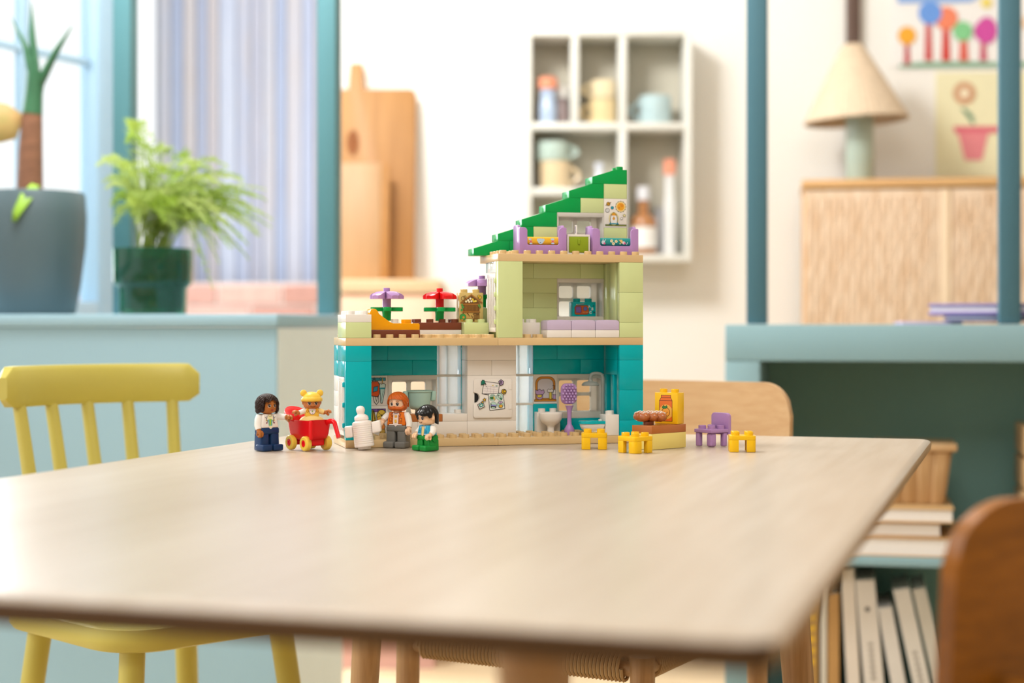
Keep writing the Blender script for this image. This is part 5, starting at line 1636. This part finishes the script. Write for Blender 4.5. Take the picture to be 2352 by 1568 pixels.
def hand(mb, w, d, up, k=1.0, curl=1.0):
    """toy mitten hand: palm, two finger lobes and a thumb closing into a C"""
    w, d, up = Vector(w), Vector(d).normalized(), Vector(up)
    up = (up - d * up.dot(d)).normalized()
    s = d.cross(up)
    mb.tube([w - d * 1.5 * k, w + d * 1.5 * k], [3.0 * k, 3.0 * k], 10)
    pl_ = w + d * 3.4 * k
    old = mb.m
    mb.m = old @ Matrix.Translation(pl_) @ Matrix((s, d, up)).transposed().to_4x4()
    mb.ell((0, 0, 0), (4.0 * k, 3.0 * k, 3.2 * k), 14, 8)
    mb.m = old
    for off in (-1.9, 1.9):
        mb.tube([pl_ + s * off * k + up * 1.5 * k, pl_ + s * off * k + d * 3.2 * k + up * 2.0 * k, pl_ + s * off * k + d * 5.4 * k + up * (0.6 * curl) * k, pl_ + s * off * k + d * 5.8 * k - up * 2.0 * curl * k], [2.1 * k, 2.2 * k, 2.0 * k, 1.5 * k], 10)
    mb.tube([pl_ - up * 1.2 * k, pl_ + d * 1.8 * k - up * 3.4 * k, pl_ + d * 3.6 * k - up * 4.4 * k], [2.1 * k, 2.0 * k, 1.4 * k], 10)

def hair_mesh(Rh, zt, zc, zbot, pat=None, n=96, m=26, sy=1.0, cy=0.0, flare=0.0):
    rows = []
    for j in range(m + 3):
        row = []
        for k in range(n):
            az = 2 * math.pi * k / n
            aa = (math.degrees(az) + 180) % 360 - 180
            zb = zbot(aa)
            t = min(1.0, j / m)
            z = zt + (zb - zt) * (1 - math.cos(t * math.pi / 2)) if t < 1 else zb
            q = (z - zc) / (zt - zc)
            r = Rh * math.sqrt(max(0.0, 1 - q * q)) if z > zc else Rh * (1 - flare * (zc - z))
            if pat:
                r *= 1 + pat(az, z) * min(1.0, r / 4)
            if j > m:
                r = r * (1 - 0.12 * (j - m))
                z += 0.6 * (j - m)
            row.append((r * math.sin(az), -r * sy * math.cos(az) + cy, z))
        rows.append(row)
    return MB().grid(rows, True)

def sstep(a, b, x):
    t = min(1.0, max(0.0, (x - a) / (b - a)))
    return t * t * (3 - 2 * t)

def eyes(p, zb, iris='4A2A1C', dx=3.7, z=9.4, brow='3A2418', mouth=None, mz=4.0, browz=13.0, cheeks=None):
    for s in (-1, 1):
        p.circ(s * dx, zb + z, 1.95, 'F4F1EC', ry=2.1).circ(s * dx + 0.1, zb + z - 0.05, 1.6, iris, ry=1.85).circ(s * dx + 0.15, zb + z - 0.05, 1.0, '14100E', ry=1.2).circ(s * dx + 0.7, zb + z + 0.7, 0.4, 'FAFAFA')
        p.line([(s * dx + 1.9 * math.cos(R(a)), zb + z + 2.05 * math.sin(R(a))) for a in range(20, 161, 20)], 0.45, '2A1812')
        p.line([(s * (dx - 1.5), zb + browz), (s * dx, zb + browz + 0.55), (s * (dx + 1.8), zb + browz - 0.35)], 0.6, brow)
    if mouth:
        p.line([(3.0 * math.sin(R(a)), zb + mz + 1.6 - 1.8 * math.cos(R(a))) for a in range(-70, 71, 14)], 0.6, mouth)
    p.line([(-0.6, zb + 6.9), (0.0, zb + 6.6), (0.7, zb + 6.9)], 0.4, '9A5A3A')

def figure(label, px, py, rz, sk, legm, top_m, arm_m, child=False, arms=None, legs=True, base=None, name='toy_figure'):
    """toy figure facing its own -Y; arms = wrist points (left of it seen from the front, right)"""
    if base is None:
        v = T(px, py)
        base = (v.x, v.y, TABLE_Z + 0.0003)
    o = thing(name, label, 'toy figure', base, R(rz))
    zl, zh, zs = (20.0, 27.5, 44.0) if not child else (13.0, 18.6, 30.6)
    kw = 1.0 if not child else 0.92
    if legs:
        lg = MB()
        for s in (-1, 1):
            ft = 8.0 if not child else 6.8
            lg.box(s * 0.9 * kw, s * 14.6 * kw, -13.5, 4, 0.1, ft, 2.0, 3)
            lg.box(s * 1.5 * kw, s * 13.6 * kw, -6.5, 9.0, 0.1 if child else 0.1, zl + 1.5, 2.0, 3, lambda x, y, z: (x * (1 - 0.06 * z / zl), y, z))
        lg.box(-13.0 * kw, 13.0 * kw, -7.2, 8.6, zl - 0.5, zh + 0.4, 2.4, 3)
        lg.build('legs', legm, o)
        jd = MB()
        for s in (-1, 1):
            jd.tube([(s * 12.4 * kw, 1.5, zh - 4.2), (s * 14.2 * kw, 1.5, zh - 4.2)], 3.6, 14)
        jd.build('hip_joint', legm, o)
    def tf(x, y, z):
        t = (z - zh) / (zs - zh)
        return (x * (1 - 0.24 * t), y * (1 - 0.2 * t), z)
    hw_ = 12.2 * kw
    MB().box(-hw_, hw_, -7.0, 7.0, zh, zs, 1.6, 3, tf).build('torso', top_m, o)
    def twarp(x, z, off):
        t = (z - zh) / (zs - zh)
        return (x, -(7.0 * (1 - 0.2 * t)) - off, z)
    hb = zs + 0.6
    MB().lathe([(5.0, zs - 0.4), (5.0, hb + 1.0)], 14).lathe([(r, z * (0.95 if child else 1.0) + hb) for r, z in HEADP], 28).build('head', sk, o)
    def hwarp(x, z, off):
        r = head_r(z - hb) + off + 0.02
        a = x / 10.6
        return (r * math.sin(a), -r * math.cos(a), z)
    if arms:
        for s, wpt in zip((-1, 1), arms):
            sh = Vector((s * 11.4 * kw, 0.4, zs - 3.6))
            w = Vector(wpt[:3])
            mid = (sh + w) / 2 + Vector((s * 2.0, 1.2, 0))
            MB().tube([sh - Vector((s * 3.4, 0, -1.0)), sh, sh * 0.6 + mid * 0.4, mid * 0.6 + w * 0.4, w], [2.6, 4.3 * kw, 4.4 * kw, 4.0 * kw, 3.7 * kw], 14).build('arm', arm_m, o)
            hm = MB()
            hand(hm, w, (w - mid), wpt[3] if len(wpt) > 3 else (0, -1, 0.3), 0.95 * kw)
            hm.build('hand', sk, o)
    return o, zh, zs, hb, twarp, hwarp

# woman with curly hair, turned towards the pram
sk = skin('brown', 'B06A30')
NAVY = plastic('dark_blue', '1B3A66', 0.18)
o, zh, zs, hb, tw, hwp = figure('toy woman with curly dark hair, white top and blue trousers by the pram', 614, 1035, 42, sk, NAVY, WHT, WHT, arms=((-14.5, -3.5, 26.0, (0.3, -1, 0)), (13.0, -22.0, 40.0, (0.2, 0.2, 1))))
def zb1(a):
    return 59.5 - 14.0 * sstep(38, 52, abs(a)) + 1.2 * math.cos(R(a * 6))
hm = hair_mesh(14.0, 68.5, 55.5, zb1, lambda az, z: 0.06 * math.sin(az * 26 + 1.3 * math.sin(z * 1.1)) * math.sin(z * 2.3 + 2 * math.sin(az * 5)) + 0.02 * math.sin(az * 9 + z), 140, 44, 1.0, 0.8, 0.004)
hm.build('hair', mat('hair_dark', '33201A', 0.4, spec=0.25, noise=0.2, nscale=200), o)
p = Print((0, 0, 0), (1, 0, 0), (0, 0, 1), (0, -1, 0), warp=hwp)
eyes(p, hb, mouth=None, brow='2A1A12')
p.poly([(-2.2, hb + 4.3), (-0.6, hb + 5.2), (0, hb + 4.9), (0.6, hb + 5.2), (2.2, hb + 4.3), (0, hb + 3.2)], '9A1E2A')
p.build(o, 'face')
p = Print((0, 0, 0), (1, 0, 0), (0, 0, 1), (0, -1, 0), warp=tw)
p.poly([(-2.6, zh + 2), (0, zh - 0.8), (2.8, zh + 2), (3.8, zh + 13), (2.0, zh + 15.6), (-2.0, zh + 15.6), (-3.8, zh + 13)], 'EFE9B8').ring(0, zh + 15.2, 2.6, 0.5, '6A7A6A', a0=180, a1=360, ry=1.8, n=8)
p.poly([(-2.4, zh + 2.6), (2.4, zh + 2.6), (3, zh + 10), (-3, zh + 10)], '3FA7B8').poly([(-1.6, zh + 3.4), (1.0, zh + 3.4), (1.6, zh + 10.6), (-1.2, zh + 10.6)], 'A4C83A')
for s in (-1, 1):
    p.line([(s * 4.2, zh + 14.4), (s * 5.2, zh + 10), (s * 3.6, zh + 8.4), (s * 5, zh + 5.4)], 0.7, '3A2A4A').circ(s * 5.4, zh + 9, 0.9, 'C9A83A').circ(s * 5.2, zh + 6, 0.9, '8A2A4A').line([(s * 5, zh + 11), (s * 7, zh + 13)], 0.6, '4A4A4A')
p.poly([(-3.2, zh + 0.4), (3.2, zh + 0.4), (0, zh - 1.2)], 'F2EDE4')
p.build(o)

# man with beard
sk = skin('light', 'F1C6A2')
ORG = plastic('orange_vest', 'E9761F', 0.25)
DGY = plastic('dark_grey', '75736E', 0.25)
HRM = mat('hair_ginger', 'C9601C', 0.35, spec=0.3, noise=0.15, nscale=160)
o, zh, zs, hb, tw, hwp = figure('toy man with ginger hair and beard, orange vest and grey trousers', 914, 1028, -20, sk, DGY, ORG, WHT, arms=((-17.6, -5.0, 33.5, (0.2, -1, 0.2)), (16.5, -4.0, 25.5, (-0.4, -1, 0))))
def zb2(a):
    f = abs(a)
    return 59.6 + 0.5 * math.cos(R(a * 5)) - 7.4 * sstep(46, 62, f) + 3.0 * sstep(78, 92, f) - 5.4 * sstep(104, 118, f)
hm = hair_mesh(12.9, 68.6, 56.0, zb2, lambda az, z: 0.04 * math.sin(az * 15 + z * 0.9) + 0.05 * sstep(61, 66, z) * (math.cos(az) > 0.1), 120, 30, 1.02, 0.4)
hm.build('hair', HRM, o)
bm = MB()
rows = []
for j in range(9):
    row = []
    for k in range(41):
        a = -98 + 196 * k / 40
        f = abs(a)
        zt_ = 50.2 + 0.9 * math.exp(-(f / 24) ** 2) + 7.2 * sstep(40, 92, f)
        z = 45.2 + (zt_ - 45.2) * j / 8
        bul = math.sin(math.pi * min(1, j / 7.0)) * 1.1 * (1 - 0.5 * sstep(50, 98, f))
        r = head_r(max(0.6, z - hb)) + 0.5 + bul + (0.5 if j < 8 else -0.4)
        row.append((r * math.sin(R(a)), -r * math.cos(R(a)), z))
    rows.append(row)
bm.grid(rows).build('beard', HRM, o)
er = MB()
for s in (-1, 1):
    er.ell((s * 11.2, 0.6, 54.6), (1.5, 2.3, 3.0), 12, 8)
er.build('ears', sk, o)
p = Print((0, 0, 0), (1, 0, 0), (0, 0, 1), (0, -1, 0), warp=hwp)
eyes(p, hb, iris='4A241C', brow='B0622A', z=8.9, browz=12.4)
p.build(o, 'face')
p = Print((0, 0, 0), (1, 0, 0), (0, 0, 1), (0, -1, 0), warp=tw)
p.poly([(-3.4, zh + 1.4), (0, zh - 1.4), (3.4, zh + 1.4), (4.2, zh + 15.6), (-4.2, zh + 15.6)], 'F3D9CC').ring(0, zh + 16.4, 3.0, 0.5, '6A4A7A', a0=190, a1=350, ry=2, n=8)
p.poly([(-8.6, zh + 0.3), (8.6, zh + 0.3), (8.6, zh + 1.5), (-8.6, zh + 1.5)], 'F0DFD6')
for s in (-1, 1):
    p.line([(s * 4.3, zh + 15.4), (s * 6.8, zh + 13.2), (s * 5.4, zh + 10.6), (s * 3.8, zh + 12.4), (s * 3.8, zh + 2)], 0.5, '5A2410').line([(s * 3.8, zh + 2), (s * 8.6, zh + 1.6)], 0.5, '5A2410')
    p.line([(s * 5.4, zh + 9), (s * 8, zh + 9), (s * 8, zh + 4.4), (s * 5.4, zh + 4.4)], 0.45, '7A3410', True).circ(s * 6.7, zh + 7.6, 0.6, 'F0C24A')
p.rect(-1.6, zh + 9.6, 1.8, zh + 12.4, 'E9A43A', 8).rect(-1.4, zh + 3.4, 1.4, zh + 7.2, 'EFB83E', 10)
p.build(o)

# boy with black hair
sk = skin('boy', 'F0C59C')
AZU = plastic('medium_azure', '2FA3C8', 0.22)
GRN = plastic('bright_green', '128A36', 0.2)
o, zh, zs, hb, tw, hwp = figure('toy boy with black hair, blue waistcoat and green trousers facing the man', 981, 1035, -48, sk, GRN, AZU, WHT, child=True, arms=((-13.0, -4.5, 20.5, (0.2, -1, 0)), (13.2, -4.5, 20.5, (-0.3, -1, 0))))
def zb3(a):
    f = abs(a)
    return 43.6 + 2.2 * math.cos(R(a * 4 + 40)) - 5.6 * sstep(48, 64, f) + 5.6 * sstep(72, 84, f) - 10.0 * sstep(98, 112, f)
hm = hair_mesh(12.9, 55.2, 42.5, zb3, lambda az, z: 0.022 * math.sin(az * 17 + z * 0.6) + 0.26 * max(0.0, math.cos(az)) ** 3 * sstep(50, 45, z), 120, 30, 1.04, 0.8)
hm.build('hair', mat('hair_black', '141313', 0.28, spec=0.35, noise=0.2, nscale=150), o)
er = MB()
for s in (-1, 1):
    er.ell((s * 11.0, 0.4, hb + 8.2), (1.5, 2.3, 2.9), 12, 8)
er.build('ears', sk, o)
p = Print((0, 0, 0), (1, 0, 0), (0, 0, 1), (0, -1, 0), warp=hwp)
eyes(p, hb, iris='5A2A1C', brow='3A2418', z=7.6, browz=11.0, mouth='6A2A1A', mz=2.6)
p.build(o, 'face')
p = Print((0, 0, 0), (1, 0, 0), (0, 0, 1), (0, -1, 0), warp=tw)
p.poly([(-2.2, zh + 0.2), (0, zh - 0.8), (2.2, zh + 0.2), (2.6, zh + 10.6), (-2.6, zh + 10.6)], 'E3CB86').line([(-2.4, zh + 0.6), (-2.8, zh + 10.6)], 0.5, '4A4A3A').line([(2.4, zh + 0.6), (2.8, zh + 10.6)], 0.5, '4A4A3A')
for s in (-1, 1):
    p.poly([(s * 3, zh + 0.6), (s * 8.8, zh + 0.6), (s * 8.8, zh + 1.9), (s * 3, zh + 1.9)], '8FC4E4').poly([(s * 3, zh + 8), (s * 5.4, zh + 8.4), (s * 4.8, zh + 11), (s * 2.8, zh + 11)], '8FC4E4').line([(s * 5.2, zh + 3), (s * 7.4, zh + 3), (s * 7.4, zh + 5.6), (s * 5.2, zh + 5.6)], 0.4, '1A5A7A', True)
p.build(o)

# pram and the baby in it
pv = T(712, 1034)
pram = thing('toy_pram', 'red toy pram with four yellow wheels holding the baby', 'toy pram', (pv.x, pv.y, TABLE_Z + 0.0003), R(-50))
def ploop(k, z, top=False):
    out = []
    for x, y in rrect(28.0, 15.4, 6.5, 5):
        zz = z
        if top:
            zz = z - 2.6 * math.sin(math.pi * min(1, max(0, (x + 28) / 56))) + (3.0 if x > 18 else 0) * 0.2
        out.append((x * k - 2.0, y * k, zz))
    return out
mb = MB()
rows = [ploop(0.62, 12.5), ploop(0.82, 15.5), ploop(0.9, 20), ploop(1.0, 36.2, True), ploop(1.03, 37.0, True), ploop(0.97, 37.0, True), ploop(0.93, 33), ploop(0.8, 18)]
mb.grid(rows, True)
mb.add(rows[0], [tuple(reversed(range(len(rows[0]))))])
mb.add(rows[-1], [tuple(range(len(rows[-1])))])
mb.build('tub', RED, pram)
mb = MB()
rows = []
for t_ in (0.0, 0.35, 0.7, 1.0):
    row = []
    for i in range(25):
        a = R(88 + 184 * i / 24)
        back = max(0.0, -math.cos(a)) ** 0.75
        k = 1.0 + 0.22 * t_
        row.append((-12 + 18.0 * math.cos(a) * k - 9 * t_, 15.4 * math.sin(a) * k, 34.5 + (14.5 * back + 1.5) * t_))
    rows.append(row)
ho = mb.grid(rows).build('hood', RED, pram)
ho.modifiers.new('Solidify', 'SOLIDIFY').thickness = 0.0016
for s in (-1,):
    MB().box(22.4, 26.6, s * 14.4 - 2, s * 14.4 + 2, 14, 36.6, 1.6, 3).build('corner_rib', RED, pram)
MB().tube([(24, 8, 33.5), (30, 8, 35.5), (37, 8, 36.2), (41, 8, 34), (44.5, 8, 27.5), (49.5, 8, 17)], [2.6, 2.6, 2.6, 2.6, 2.5, 2.4], 12, 1.25).build('handle', RED, pram)
MB().box(9, 17, -10, 10, 6, 15, 2.0, 3).box(-23, -15, -10, 10, 6, 15, 2.0, 3).build('axle', RED, pram)
for x in (-19, 13):
    for s in (-1, 1):
        wh = MB()
        wh.m = Matrix.Translation((x, s * 14.4, 9.1)) @ Matrix.Rotation(R(-90 * s), 4, 'X')
        wh.lathe([(4.0, -3.6), (7.6, -3.6), (8.8, -2.4), (9.0, 0), (8.8, 2.4), (7.6, 3.6), (4.4, 3.6), (4.2, 2.6), (0, 2.6)], 28)
        w_ = wh.build('wheel', plastic('wheel_yellow', 'EFCB52'), pram)
        hb_ = MB()
        hb_.m = Matrix.Translation((x, s * 14.4, 9.1)) @ Matrix.Rotation(R(-90 * s), 4, 'X')
        hb_.lathe([(4.1, 2.4), (4.0, 3.4), (2.2, 3.6), (2.0, 2.8), (0, 2.8)], 16)
        for a in (20, 140, 260):
            hb_.ell((2.8 * math.cos(R(a)), 2.8 * math.sin(R(a)), 3.4), (0.9, 0.9, 0.5), 8, 4)
        hb_.build('hub', RED, w_)

sk = skin('baby', 'C47A42')
BYEL = plastic('baby_yellow', 'F2C64A', 0.3)
DRESS = plastic('baby_dress', 'F3D58A', 0.35)
bc = Matrix.Translation(pram.location) @ Matrix.Rotation(R(-50), 4, 'Z')
bp0 = bc @ Vector((0.004, 0.0, 0.0))
baby = thing('toy_baby', 'toy baby in a yellow bear hat sitting in the red pram', 'toy figure', (bp0.x, bp0.y, TABLE_Z + 0.0003 + 0.0178), R(14))
MB().lathe([(9, 0.1), (11.0, 2), (12.8, 9), (14.4, 15), (14.2, 18.6), (12, 21.4), (8.5, 23.2), (6.8, 24)], 28, (0, 0, 0), 1.06, 0.82).build('dress', DRESS, baby)
MB().box(-8.4, 8.4, -5.6, 5.6, 22.4, 33.2, 1.8, 3, lambda x, y, z: (x * (1 - 0.012 * (z - 22)), y, z)).build('torso', BYEL, baby)
hb = 32.0
MB().lathe([(r * 0.97, z * 0.93 + hb) for r, z in HEADP], 28).build('head', sk, baby)
MB().ell((-10.4, 0.5, hb + 7.4), (1.3, 2.0, 2.4), 10, 6).ell((10.4, 0.5, hb + 7.4), (1.3, 2.0, 2.4), 10, 6).build('ears', sk, baby)
def zb4(a):
    return hb + 10.4 - 1.2 * sstep(60, 120, abs(a))
hat = hair_mesh(12.1, hb + 20.4, hb + 10.4, zb4, None, 60, 20)
hat.build('hat', BYEL, baby)
rows = []
for j in range(13):
    t_ = 2 * math.pi * j / 12
    rows.append([((11.7 + 1.2 * math.cos(t_)) * math.sin(2 * math.pi * k / 48), -(11.7 + 1.2 * math.cos(t_)) * math.cos(2 * math.pi * k / 48), zb4((360 * k / 48 + 180) % 360 - 180) + 1.0 + 2.4 * math.sin(t_)) for k in range(48)])
MB().grid(rows, True).build('hat_brim', BYEL, baby)
er = MB()
for s in (-1, 1):
    er.m = Matrix.Translation((s * 9.8, 0.5, hb + 18.8)) @ Matrix.Rotation(R(s * 24), 4, 'Y')
    er.lathe([(0, -1.9), (3.2, -1.9), (4.0, -1.2), (4.1, 0), (4.0, 1.2), (3.2, 1.9), (2.2, 1.2), (0, 1.0)], 18) if False else er.ell((0, 0, 0), (4.1, 2.3, 4.1), 18, 10)
er.build('hat_ears', BYEL, baby)
def bwarp(x, z, off):
    r = head_r((z - hb) / 0.93) * 0.97 + off + 0.02
    return (r * math.sin(x / 10.3), -r * math.cos(x / 10.3), z)
p = Print((0, 0, 0), (1, 0, 0), (0, 0, 1), (0, -1, 0), warp=bwarp)
eyes(p, hb, iris='4A241C', brow='6A3A1C', z=6.9, browz=9.6, dx=4.0, mouth='6A2418', mz=2.8)
for s in (-1, 1):
    p.circ(s * 6.6, hb + 4.6, 1.3, 'CF7A48')
p.build(baby, 'face')
def bt(x, z, off):
    return (x, -5.62 - off, z)
p = Print((0, 0, 0), (1, 0, 0), (0, 0, 1), (0, -1, 0), warp=bt)
p.poly([(-3.6, 32.2)] + [(3.8 * math.cos(R(a)), 30 + 4.6 * math.sin(R(a))) for a in range(180, 361, 20)] + [(3.6, 32.2)], 'F2EDE6').line([(3.8 * math.cos(R(a)), 30 + 4.6 * math.sin(R(a))) for a in range(180, 361, 20)], 0.5, '8A4A3A').circ(0, 29.4, 0.9, '7FB24A').circ(-2, 30.4, 0.5, 'B99BC9').circ(2, 30.4, 0.5, 'B99BC9').circ(0.2, 27, 0.5, 'B99BC9')
for s in (-1, 1):
    p.ring(s * 5.8, 29.6, 1.3, 0.5, 'C9701E').line([(s * 5.8, 31), (s * 5.8, 32.4)], 1.6, 'E99A2A')
p.build(baby)
for s, w in ((-1, (-15.5, -3.0, 27.4)), (1, (14.6, -3.4, 27.6))):
    sh = Vector((s * 7.6, 0, 30.0))
    MB().tube([sh - Vector((s * 2, 0, 0)), sh, (sh + Vector(w)) / 2, w], [2.6, 3.3, 3.2, 2.9], 12).build('arm', WHT if s < 0 else DRESS, baby)
    hm = MB()
    hand(hm, w, (s * 0.9, -0.3, 0.1), (0, 0, 1), 0.8)
    hm.build('hand', sk, baby)

# baby bottle held by the man
bv = T(838, 1033)
bo_ = thing('toy_baby_bottle', 'milky white toy baby bottle with two flat handles beside the man', 'toy bottle', (bv.x, bv.y, TABLE_Z + 0.0008), R(-8))
bo_.rotation_euler = (0, R(-6.5), R(-8))
pf = [(7.6, 0.4), (7.8, 0.8), (7.6, 3.2), (11.4, 3.4), (11.9, 4.0)]
z = 5.0
while z < 29:
    pf += [(11.9, z), (11.9, z + 1.7), (11.78, z + 1.9), (11.78, z + 2.2)]
    z += 2.4
pf += [(11.9, 31), (11.4, 33.2), (8.0, 34.8), (7.8, 35.6), (8.6, 36.0), (8.4, 39.0), (7.6, 40.4), (5.6, 41.6), (4.3, 42.6), (4.2, 43.6), (5.0, 45.4), (5.4, 47.6), (4.9, 50.2), (3.0, 52.2), (0, 52.8)]
MB().lathe(pf, 32).build('body', MILK, bo_)
MB().box(-21.5, -12.0, -4.0, 4.0, 16.0, 30.0, 1.8, 3, lambda x, y, z: (x, y * (1 + 0.02 * (-12 - x)), z)).build('handle', MILK, bo_)
MB().box(12.0, 23.0, -4.0, 4.0, 18.0, 32.0, 1.8, 3, lambda x, y, z: (x, y, z + (x - 12) * 0.12)).build('handle', MILK, bo_)
